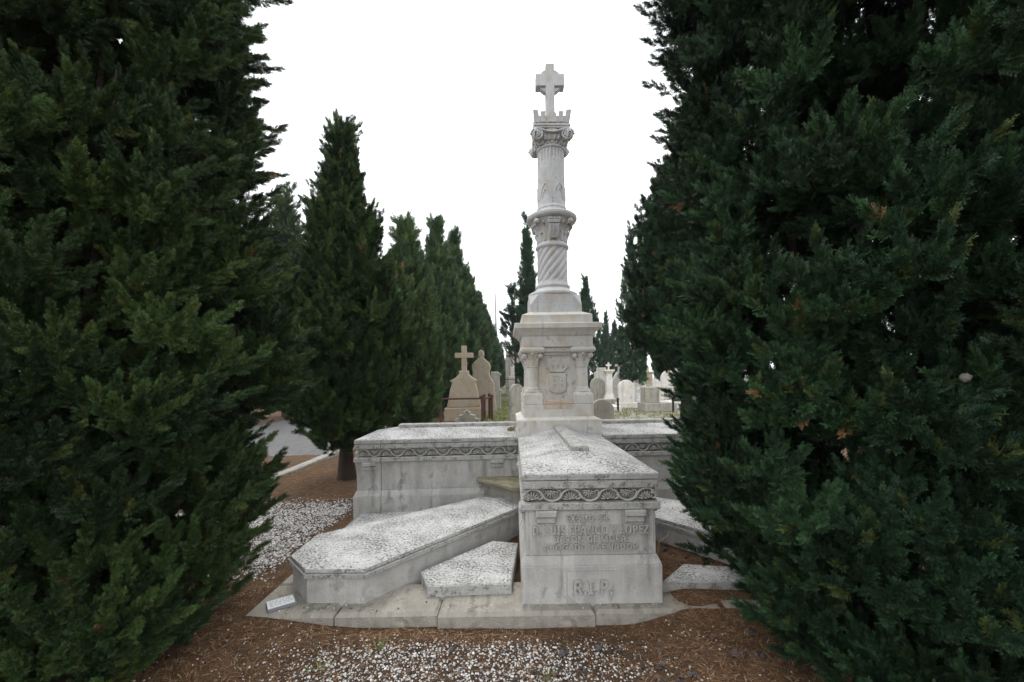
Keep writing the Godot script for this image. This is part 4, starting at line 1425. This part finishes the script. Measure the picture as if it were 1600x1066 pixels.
	var back := [[7.35, 25.0, 10.6, 1.0, "slim straight cypress rising beside the edge of the right cypress"], [0.98, 24.0, 11.2, 0.82, "very slim tall cypress just left of the memorial column"], [5.5, 30.0, 9.0, 1.35, "pointed cypress just right of the column pedestal"], [10.4, 45.0, 8.6, 1.05, "small far pointed cypress, left one of the distant pair"], [11.6, 46.0, 7.9, 1.35, "small far pointed cypress, right one of the distant pair"], [14.6, 40.0, 9.5, 1.1, "far cypress behind the white crosses"]]
	for i in back.size():
		var q: Array = back[i]
		tree("cypress_tree", q[4], Vector3(q[0], 0, -q[1]), {"h": q[2], "r": q[3], "y0": 0.5, "low": 0.6, "foot": 0.1, "tw": 0.35, "pw": 1.9 if i < 2 else 1.5, "plumes": 420, "per": 14, "len": 0.6, "size": 0.30, "out": 0.18, "seed": 60 + i, "c0": dk, "c1": dk2, "gap": -0.7, "gapf": 0.9, "coarse": true, "trunk": 0.14}, "slim cypresses in the background")
	tree("pine_tree", "small ragged pine left of the slim cypress behind the column", Vector3(0.28, 0, -30.0), {"h": 9.2, "r": 1.0, "y0": 3.2, "low": 0.5, "foot": 0.2, "tw": 0.35, "pw": 1.2, "plumes": 110, "per": 12, "len": 0.7, "size": 0.40, "out": 0.8, "seed": 71, "c0": dk, "c1": dk2, "gap": -0.1, "gapf": 0.8, "coarse": true, "trunk": 0.14})

# ---------------------------------------------------------------- other graves
func stone_from(g: Geo, called: String, label: String, cat: String, m: Material, at: Vector3, turn := 0.0, group := "") -> MeshInstance3D:
	var o := put(called, g, m, self, at, Vector3(0, turn, 0))
	tag(o, label, cat, group)
	return o

func arch_outline(w: float, h: float, spring: float) -> PackedVector2Array:
	var p := PackedVector2Array([Vector2(-w, 0), Vector2(w, 0), Vector2(w, spring)])
	for j in range(1, 10):
		var a := PI * j / 10
		p.append(Vector2(cos(a) * w, spring + sin(a) * (h - spring)))
	p.append(Vector2(-w, spring))
	return p

func graves() -> void:
	var g: Geo
	# brown headstone with a cross, fenced, behind the left tomb
	var at := Vector3(-1.88, 0, -16.2)
	var t := thing("headstone", "brown bell shaped headstone topped by a grey cross behind the left tomb", "headstone", at)
	g = Geo.new()
	g.box(Vector3(-0.78, 0, -0.25), Vector3(0.72, 0.55, 0.25), 0.03)
	put("foot_block", g, M.brown_stone, t)
	g = Geo.new()
	g.slab(PackedVector2Array([Vector2(-0.70, 0.55), Vector2(0.64, 0.55), Vector2(0.60, 0.72), Vector2(0.55, 0.95), Vector2(0.50, 1.3), Vector2(0.44, 1.52), Vector2(0.50, 1.62), Vector2(0.30, 1.74), Vector2(0.18, 1.86), Vector2(0.17, 2.0), Vector2(-0.19, 2.0), Vector2(-0.20, 1.86), Vector2(-0.34, 1.72), Vector2(-0.56, 1.60), Vector2(-0.48, 1.50), Vector2(-0.56, 1.25), Vector2(-0.62, 0.9), Vector2(-0.66, 0.7)]), -0.16, 0.16, 0.03)
	put("stele", g, M.brown_stone, t)
	g = Geo.new()
	g.slab(latin_cross(0.36, 0.98, 0.10, 0.60, 0.10), -0.09, 0.09, 0.012)
	put("cross", g, M.brown_stone, t, Vector3(0.0, 2.0, 0))
	# its rail
	var f := thing("grave_railing", "rusty dark iron railing round the brown headstone with a cross", "railing", Vector3(-1.75, 0, -15.4))
	for q in [[-0.95, 0.0], [0.62, 0.0], [0.62, -1.1], [0.95, -0.45], [0.80, -1.6]]:
		g = Geo.new()
		g.tube([Vector3(q[0], 0, q[1]), Vector3(q[0], 0.98, q[1])], [0.055, 0.05], 8)
		g.ball(Vector3(q[0], 1.0, q[1]), Basis().scaled(Vector3.ONE * 0.07), 8, 5)
		put("post", g, M.rust_iron, f)
	for q in [[-0.95, 0.0, 0.62, 0.0], [0.62, 0.0, 0.95, -0.45], [0.62, -1.1, -0.5, -1.1], [0.95, -0.45, 0.80, -1.6]]:
		g = Geo.new()
		g.tube([Vector3(q[0], 0.93, q[1]), Vector3(q[2], 0.93, q[3])], [0.035, 0.035], 6)
		put("rail", g, M.rust_iron, f)
	# taller brown stele behind
	g = Geo.new()
	g.slab(PackedVector2Array([Vector2(-0.72, 0), Vector2(0.72, 0), Vector2(0.66, 0.8), Vector2(0.60, 1.5), Vector2(0.44, 1.75), Vector2(0.40, 1.95), Vector2(0.46, 2.25), Vector2(0.40, 2.45), Vector2(0.10, 2.72), Vector2(0.15, 2.86), Vector2(0.13, 3.02), Vector2(0.0, 3.1), Vector2(-0.13, 3.02), Vector2(-0.15, 2.86), Vector2(-0.10, 2.72), Vector2(-0.40, 2.45), Vector2(-0.46, 2.25), Vector2(-0.42, 1.95), Vector2(-0.5, 1.6), Vector2(-0.66, 0.8)]), -0.18, 0.18, 0.04)
	stone_from(g, "stele", "tall tan stele with stepped shoulders and round knob beside the brown headstone", "headstone", M.brown_stone, Vector3(-1.50, 0, -20.2))
	g = Geo.new()
	g.slab(PackedVector2Array([Vector2(-0.30, 0), Vector2(0.30, 0), Vector2(0.28, 0.9), Vector2(0.36, 1.0), Vector2(0.25, 1.15), Vector2(0.24, 1.75), Vector2(0.34, 1.9), Vector2(0.15, 2.05), Vector2(-0.25, 2.05), Vector2(-0.25, 1.2), Vector2(-0.30, 0.9)]), -0.3, 0.3, 0.04)
	stone_from(g, "urn_monument", "pale grey carved grave pillar right of the tall tan stele", "grave", M.pale_stone, Vector3(-0.92, 0, -22.5))
	g = Geo.new()
	g.slab(PackedVector2Array([Vector2(-0.24, 0), Vector2(0.24, 0), Vector2(0.24, 0.86), Vector2(0.16, 0.89), Vector2(0.16, 0.945), Vector2(0.07, 0.96), Vector2(0.07, 1.01), Vector2(0.03, 1.015), Vector2(0.03, 1.045), Vector2(-0.03, 1.045), Vector2(-0.03, 1.015), Vector2(-0.07, 1.01), Vector2(-0.07, 0.96), Vector2(-0.16, 0.945), Vector2(-0.16, 0.89), Vector2(-0.24, 0.86)]), -0.06, 0.06, 0.008)
	stone_from(g, "stepped_headstone", "small grey stepped headstone peeping over the left tomb ridge", "headstone", M.pale_stone, Vector3(-0.90, 0, -8.1))
	# headstones seen left and right of the pedestal
	g = Geo.new()
	g.slab(arch_outline(0.30, 1.45, 1.15), -0.08, 0.08, 0.012)
	stone_from(g, "headstone", "narrow grey headstone in the grass lane left of the pedestal", "headstone", M.pale_stone, Vector3(0.16, 0, -15.5), 0.5)
	g = Geo.new()
	g.slab(arch_outline(0.28, 1.14, 0.86), -0.07, 0.07, 0.012)
	stone_from(g, "headstone", "small round topped headstone close behind the right tomb", "headstone", M.pale_stone, Vector3(2.12, 0, -9.7))
	g = Geo.new()
	g.slab(arch_outline(0.44, 1.62, 1.2), -0.09, 0.09, 0.015)
	stone_from(g, "headstone", "large pale arched headstone right of the pedestal", "headstone", M.pale_stone, Vector3(5.0, 0, -24.0))
	# pillar with cross
	t = thing("cross_pillar", "slender pale grave pillar topped by a small cross", "grave", Vector3(5.55, 0, -23.5))
	g = Geo.new()
	g.box(Vector3(-0.62, 0, -0.5), Vector3(0.62, 0.42, 0.5), 0.03)
	put("foot_block", g, M.pale_stone, t)
	g = Geo.new()
	g.frus(0.30, 0.418, 0.20, 0.70)
	g.frus(0.19, 0.70, 0.16, 1.85)
	g.frus(0.17, 1.85, 0.27, 1.98)
	g.box(Vector3(-0.29, 1.98, -0.29), Vector3(0.29, 2.08, 0.29), 0.02)
	put("shaft", g, M.white_stone, t)
	g = Geo.new()
	g.slab(latin_cross(0.16, 0.42, 0.045, 0.26, 0.045), -0.04, 0.04, 0.008)
	put("cross", g, M.white_stone, t, Vector3(0, 2.08, 0))
	g = Geo.new()
	g.slab(PackedVector2Array([Vector2(-0.62, 0), Vector2(0.62, 0), Vector2(0.62, 1.3), Vector2(0.5, 1.5), Vector2(0.40, 1.52), Vector2(0.40, 2.05), Vector2(0.28, 2.1), Vector2(0.28, 2.3), Vector2(-0.28, 2.3), Vector2(-0.28, 2.05), Vector2(-0.45, 2.0), Vector2(-0.45, 1.6), Vector2(-0.62, 1.5)]), -0.25, 0.25, 0.03)
	stone_from(g, "stepped_monument", "pale stepped grave monument behind the slender pillar", "grave", M.white_stone, Vector3(6.0, 0, -27.5))
	# crosses on gabled stones
	for q in [[7.05, 27.0, 2.0, 0.55, "white gabled headstone with a trefoil cross, left of the pair"], [8.0, 27.5, 2.0, 0.50, "white gabled headstone with a bright cross, right of the pair"]]:
		t = thing("gabled_headstone", q[4], "headstone", Vector3(q[0], 0, -q[1]), 0.0, "gabled headstones with crosses")
		g = Geo.new()
		g.slab(PackedVector2Array([Vector2(-q[3], 0), Vector2(q[3], 0), Vector2(q[3], q[2] * 0.62), Vector2(0.14, q[2]), Vector2(-0.14, q[2]), Vector2(-q[3], q[2] * 0.62)]), -0.16, 0.16, 0.02)
		put("stele", g, M.white_stone, t)
		g = Geo.new()
		g.slab(latin_cross(0.24, 0.66, 0.065, 0.42, 0.065), -0.05, 0.05, 0.01)
		put("cross", g, M.white_stone, t, Vector3(0, q[2], 0))
	t = thing("cream_monument", "broad cream block monument behind the grey cross", "grave", Vector3(8.2, 0, -25.5))
	g = Geo.new()
	g.box(Vector3(-0.46, 0, -0.3), Vector3(0.46, 1.86, 0.3), 0.03)
	put("block", g, M.cream_stone, t)
	g = Geo.new()
	g.box(Vector3(-0.52, 1.862, -0.35), Vector3(0.52, 1.98, 0.35), 0.03)
	put("cornice", g, M.cream_stone, t)
	g = Geo.new()
	g.slab(latin_cross(0.30, 1.28, 0.11, 0.86, 0.10), -0.1, 0.1, 0.015)
	g.box(Vector3(-0.22, -0.02, -0.2), Vector3(0.22, 0.16, 0.2), 0.02)
	stone_from(g, "stone_cross", "plain grey stone cross standing before the cream block", "cross", M.grey_stone, Vector3(6.92, 0, -23.2))
	# big tomb block and ledger slabs on the right
	t = thing("grave_block", "large grey block tomb beside the right cypress", "grave", Vector3(6.75, 0, -19.6))
	g = Geo.new()
	g.box(Vector3(-0.62, 0, -0.5), Vector3(0.9, 0.42, 0.6), 0.02)
	put("foot_block", g, M.pale_stone, t)
	g = Geo.new()
	g.box(Vector3(-0.5, 0.422, -0.4), Vector3(0.18, 1.16, 0.35), 0.02)
	put("block", g, M.pale_stone, t)
	for q in [[4.7, 20.5, 1.0, 2.0, 0.26, "low pale ledger slab in front of the slender pillar"], [6.3, 24.2, 0.7, 1.8, 0.22, "low pale ledger slab beside the grey cross"], [8.9, 23.0, 0.9, 2.0, 0.24, "low white ledger slab right of the cream block"], [3.9, 30.0, 0.9, 2.0, 0.3, "far ledger slab behind the arched headstone"]]:
		g = Geo.new()
		g.box(Vector3(-q[2] * 0.5, 0, -q[3] * 0.5), Vector3(q[2] * 0.5, q[4], q[3] * 0.5), 0.02)
		g.frus(q[2] * 0.4, q[4] - 0.001, q[2] * 0.25, q[4] + 0.06)
		stone_from(g, "ledger_slab", q[5], "grave", M.white_stone, Vector3(q[0], 0, -q[1]), 0.0, "ledger slabs")
	for q in [[4.95, 19.2, "thin iron post before the slender pillar"], [7.3, 18.6, "thin iron post before the large grey block tomb"]]:
		g = Geo.new()
		g.tube([Vector3(0, 0, 0), Vector3(0, 0.6, 0)], [0.05, 0.05], 6)
		g.ball(Vector3(0, 0.62, 0), Basis().scaled(Vector3.ONE * 0.07), 8, 5)
		stone_from(g, "iron_post", q[2], "post", M.iron, Vector3(q[0], 0, -q[1]), 0.0, "iron grave posts")
	for q in [[9.4, 31.0, 1.9, 0.5, "far white headstone behind the cream block"], [7.6, 33.0, 1.7, 0.5, "far white headstone between the gabled pair"], [5.2, 34.0, 1.8, 0.45, "far white headstone behind the arched one"], [11.5, 30.0, 2.1, 0.6, "far pale headstone at the right end of the graves"]]:
		g = Geo.new()
		g.slab(arch_outline(q[3], q[2], q[2] * 0.7), -0.12, 0.12, 0.02)
		stone_from(g, "headstone", q[4], "headstone", M.white_stone, Vector3(q[0], 0, -q[1]), 0.0, "far headstones")
	var more := [[6.5, 31.0, 0, "far white cross just right of the slender pillar"], [7.6, 24.6, 1, "white arched headstone left of the cream block"], [9.1, 27.5, 0, "white cross rising right of the cream block"], [9.9, 28.5, 1, "far white arched headstone near the edge of the right cypress"], [8.7, 21.0, 1, "pale arched headstone behind the large grey block tomb"], [6.0, 21.6, 1, "low arched headstone between the pillar and the grey cross"], [10.3, 33.0, 0, "smallest far white cross near the edge of the right cypress"], [4.2, 27.0, 0, "far white cross close to the pedestal's right side"]]
	for q in more:
		g = Geo.new()
		if q[2] == 0:
			g.slab(latin_cross(0.34, 1.5, 0.10, 1.02, 0.10), -0.09, 0.09, 0.015)
			g.box(Vector3(-0.36, -0.9, -0.3), Vector3(0.36, 0.02, 0.3), 0.02)
			g.box(Vector3(-0.24, 0.021, -0.2), Vector3(0.24, 0.2, 0.2), 0.02)
			stone_from(g, "stone_cross", q[3], "cross", M.white_stone, Vector3(q[0], 0.85, -q[1]), 0.0, "white crosses")
		else:
			g.slab(arch_outline(0.42, 1.5, 1.1), -0.1, 0.1, 0.02)
			g.box(Vector3(-0.55, 0, -0.2), Vector3(0.55, 0.3, 0.2), 0.02)
			stone_from(g, "headstone", q[3], "headstone", M.white_stone, Vector3(q[0], 0, -q[1]), 0.0, "white headstones")
	# gothic family chapel at the end of the lane
	t = thing("burial_chapel", "grey gothic burial chapel at the end of the lane behind the column", "chapel", Vector3(0.95, 0, -41.0))
	g = Geo.new()
	g.slab(PackedVector2Array([Vector2(-1.3, 0), Vector2(1.3, 0), Vector2(1.3, 4.1), Vector2(0, 6.4), Vector2(-1.3, 4.1)]), -2.5, 0.0, 0.03)
	put("wall", g, M.pale_stone, t)
	g = Geo.new()
	g.slab(PackedVector2Array([Vector2(-1.55, 3.95), Vector2(-1.35, 3.95), Vector2(0, 6.42), Vector2(1.35, 3.95), Vector2(1.55, 3.95), Vector2(0.1, 6.75), Vector2(-0.1, 6.75)]), -2.6, 0.22, 0.03)
	put("roof", g, M.pale_stone, t)
	g = Geo.new()
	g.slab(PackedVector2Array([Vector2(-0.5, 0.1), Vector2(0.5, 0.1), Vector2(0.5, 2.2), Vector2(0.3, 2.7), Vector2(0, 3.05), Vector2(-0.3, 2.7), Vector2(-0.5, 2.2)]), 0.0, 0.06, 0.01)
	put("door", g, M.iron, t)
	for s in [-1.0, 1.0]:
		g = Geo.new()
		g.box(Vector3(s * 1.42 - 0.16, 0, -0.1), Vector3(s * 1.42 + 0.16, 3.7, 0.35), 0.03)
		g.frus(0.01, 0, 0.005, 0.01)
		put("buttress", g, M.pale_stone, t)
		g = Geo.new()
		g.frus(0.16, 3.7, 0.02, 4.8)
		put("pinnacle", g, M.pale_stone, t, Vector3(s * 1.42, 0, 0.12))
	g = Geo.new()
	g.slab(latin_cross(0.3, 0.9, 0.08, 0.6, 0.08), -0.08, 0.08, 0.01)
	put("cross", g, M.pale_stone, t, Vector3(0, 6.7, 0.0))
	t = thing("pedestal_urn", "pale grave pedestal in front of the burial chapel", "grave", Vector3(0.28, 0, -36.8))
	g = Geo.new()
	g.box(Vector3(-0.55, 0.0, -0.5), Vector3(0.55, 1.9, 0.5), 0.03)
	g.box(Vector3(-0.4, 1.905, -0.35), Vector3(0.4, 2.7, 0.35), 0.03)
	put("pedestal", g, M.white_stone, t)
	g = Geo.new()
	g.slab(latin_cross(0.38, 1.9, 0.14, 1.3, 0.14), -0.12, 0.12, 0.02)
	put("cross", g, M.white_stone, t, Vector3(0, 2.7, 0))
	t = thing("iron_fence", "black iron grave fence at the end of the grass lane", "fence", Vector3(-0.55, 0, -33.5))
	for i in 24:
		g = Geo.new()
		g.tube([Vector3(-1.1 + i * 0.1, 0, 0), Vector3(-1.1 + i * 0.1, 1.75, 0)], [0.016, 0.012], 5)
		put("bar", g, M.iron, t)
	for y in [0.25, 0.9, 1.6]:
		g = Geo.new()
		g.tube([Vector3(-1.15, y, 0), Vector3(1.3, y, 0)], [0.028, 0.028], 6)
		put("rail", g, M.iron, t)
	g = Geo.new()
	g.box(Vector3(-1.2, 0, -0.15), Vector3(1.35, 0.2, 0.15), 0.02)
	put("footing", g, M.pale_stone, t)
	g = Geo.new()
	g.tube([Vector3(0, 0, 0), Vector3(-0.18, 11.5, 0)], [0.17, 0.09], 10)
	tag(put("utility_pole", g, M.concrete, self, Vector3(-1.62, 0, -47.0)), "thin grey pole above the far end of the left row", "pole")

# ---------------------------------------------------------------- scene
func _ready() -> void:
	rng.seed = 77
	nz.seed = 5
	nz.frequency = 0.02
	var cam := Camera3D.new()
	cam.name = "camera"
	cam.projection = Camera3D.PROJECTION_FRUSTUM
	cam.near = 0.05
	cam.far = 600.0
	cam.size = 1066.0 / 640.0 * 0.05
	cam.frustum_offset = Vector2(0, 59.0 / 640.0 * 0.05)
	cam.position = Vector3(0, 1.65, 0)
	cam.rotation = Vector3(0, 0, -0.0153)
	add_child(cam)
	cam.current = true
	var env := Environment.new()
	env.background_mode = Environment.BG_SKY
	var sm := ProceduralSkyMaterial.new()
	sm.sky_top_color = Color(0.97, 0.985, 1.0)
	sm.sky_horizon_color = Color(0.985, 0.99, 1.0)
	sm.sky_curve = 0.15
	sm.ground_bottom_color = Color(0.30, 0.27, 0.24)
	sm.ground_horizon_color = Color(0.6, 0.6, 0.6)
	sm.sky_energy_multiplier = 1.25
	sm.sun_angle_max = 1.0
	var sky := Sky.new()
	sky.sky_material = sm
	env.sky = sky
	env.tonemap_mode = Environment.TONE_MAPPER_LINEAR
	env.tonemap_exposure = 1.3
	env.sdfgi_enabled = true
	env.ssao_enabled = true
	env.ssil_enabled = true
	env.fog_enabled = true
	env.fog_density = 0.0005
	env.fog_light_color = Color(0.86, 0.90, 0.97)
	var we := WorldEnvironment.new()
	we.name = "environment"
	we.environment = env
	add_child(we)
	var sun := DirectionalLight3D.new()
	sun.name = "sun"
	sun.light_energy = 0.35
	sun.light_angular_distance = 30.0
	sun.sky_mode = DirectionalLight3D.SKY_MODE_LIGHT_ONLY
	sun.light_color = Color(1.0, 0.98, 0.95)
	sun.shadow_enabled = true
	sun.rotation = Vector3(deg_to_rad(-62), deg_to_rad(200), 0)
	add_child(sun)

	materials()
	make_ground()
	plinth()
	palm = palmette_mesh()
	memorial()
	var front := tomb("inscribed stone tomb in front of the column, lettering on its end face", 0.0)
	tomb("long stone tomb to the left of the column, grass growing at its foot", deg_to_rad(-87.5))
	tomb("stone tomb to the right of the column, partly hidden by the dark cypress", deg_to_rad(92.5))
	# inscription on the front tomb
	var zf := 0.906 + 0.008
	lettering("EXCMO. SR.", 0.30, 0.043, Vector3(-0.02, 0.578, zf), front, M.letter_stone)
	lettering("D. LUIS FRANCO Y LOPEZ", 0.80, 0.058, Vector3(-0.005, 0.497, zf), front, M.letter_stone)
	lettering("BARON DE MORA.", 0.51, 0.044, Vector3(0.0, 0.436, zf), front, M.letter_stone)
	lettering("ABOGADO Y SENADOR", 0.655, 0.044, Vector3(-0.005, 0.380, zf), front, M.letter_stone)
	lettering("R.I.P.", 0.265, 0.095, Vector3(0.0, 0.118, 0.948), front, M.letter_stone, 0.026)
	for q in [[-0.175, 0.175, 0.226, 0.231], [-0.178, -0.173, 0.02, 0.231]]:
		var g := Geo.new()
		g.box(Vector3(q[0], q[2], 0.93), Vector3(q[1], q[3], 0.944), 0.002)
		put("panel_edge", g, M.grey_stone, front)
	for s in [-1.0, 1.0]:
		var g := Geo.new()
		g.box(Vector3(s * 0.432 - 0.0035, 0.33, 0.90), Vector3(s * 0.432 + 0.0035, 0.63, 0.911), 0.002)
		put("panel_edge", g, M.grey_stone, front)
	coffin("coffin shaped stone tomb lying diagonally at the left, its foot by the white notice", 1.0)
	coffin("coffin shaped stone tomb lying diagonally at the right under the dark cypress", -1.0)
	corner_cap("mossy stone cap at the head of the left coffin", 1.0)
	corner_cap("mossy stone cap at the head of the right coffin", -1.0)
	loose_slab("trapezoid lichen spotted slab between the left coffin and the inscribed tomb", [[-0.627, 2.93], [-0.027, 2.954], [0.03, 3.68], [-0.20, 3.74], [-0.73, 3.164]], 0.05, 0.173)
	loose_slab("pale slab between the left coffin and the left tomb", [[-1.70, 4.02], [-1.46, 3.92], [-0.86, 4.44], [-0.92, 4.66], [-1.70, 4.56]], 0.05, 0.173)
	loose_slab("pale broken slab on the litter right of the inscribed tomb", [[1.06, 2.95], [1.70, 2.92], [1.76, 3.15], [1.32, 3.22]], 0.09, 0.173)
	# notice plate on the plinth
	var n := thing("notice_plate", "small white printed notice on a grey block at the plinth's left corner", "notice", Vector3(-1.63, 0.10, -2.845), 0.62)
	var ng := Geo.new()
	ng.box(Vector3(-0.09, 0.0, -0.062), Vector3(0.09, 0.022, 0.062), 0.003)
	put("block", ng, M.plaque_grey, n, Vector3(0.006, 0, 0.0))
	ng = Geo.new()
	ng.box(Vector3(-0.082, 0.0225, -0.056), Vector3(0.082, 0.027, 0.056), 0.001)
	var pl := put("plate", ng, M.plaque_white, n)
	for i in 5:
		ng = Geo.new()
		var x := -0.068
		while x < 0.06:
			var l := rng.randf_range(0.012, 0.03)
			ng.box(Vector3(x, 0.0268, -0.042 + i * 0.019), Vector3(minf(x + l, 0.07), 0.0276, -0.036 + i * 0.019), 0.0002)
			x += l + 0.007
		put("print_line", ng, M.plaque_grey, pl)
	# loose stone on the left tomb
	var sg := Geo.new()
	sg.ball(Vector3.ZERO, Basis(Vector3(0.055, 0.01, 0), Vector3(0, 0.03, 0.006), Vector3(0, 0, 0.045)), 9, 6)
	tag(put("loose_stone", sg, M.cream_stone, self, Vector3(-0.02, 1.062, -4.90)), "loose pale stone lying on the left tomb lid beside the pedestal", "stone")
	graves()
	plant_trees()
	scatter_ground()
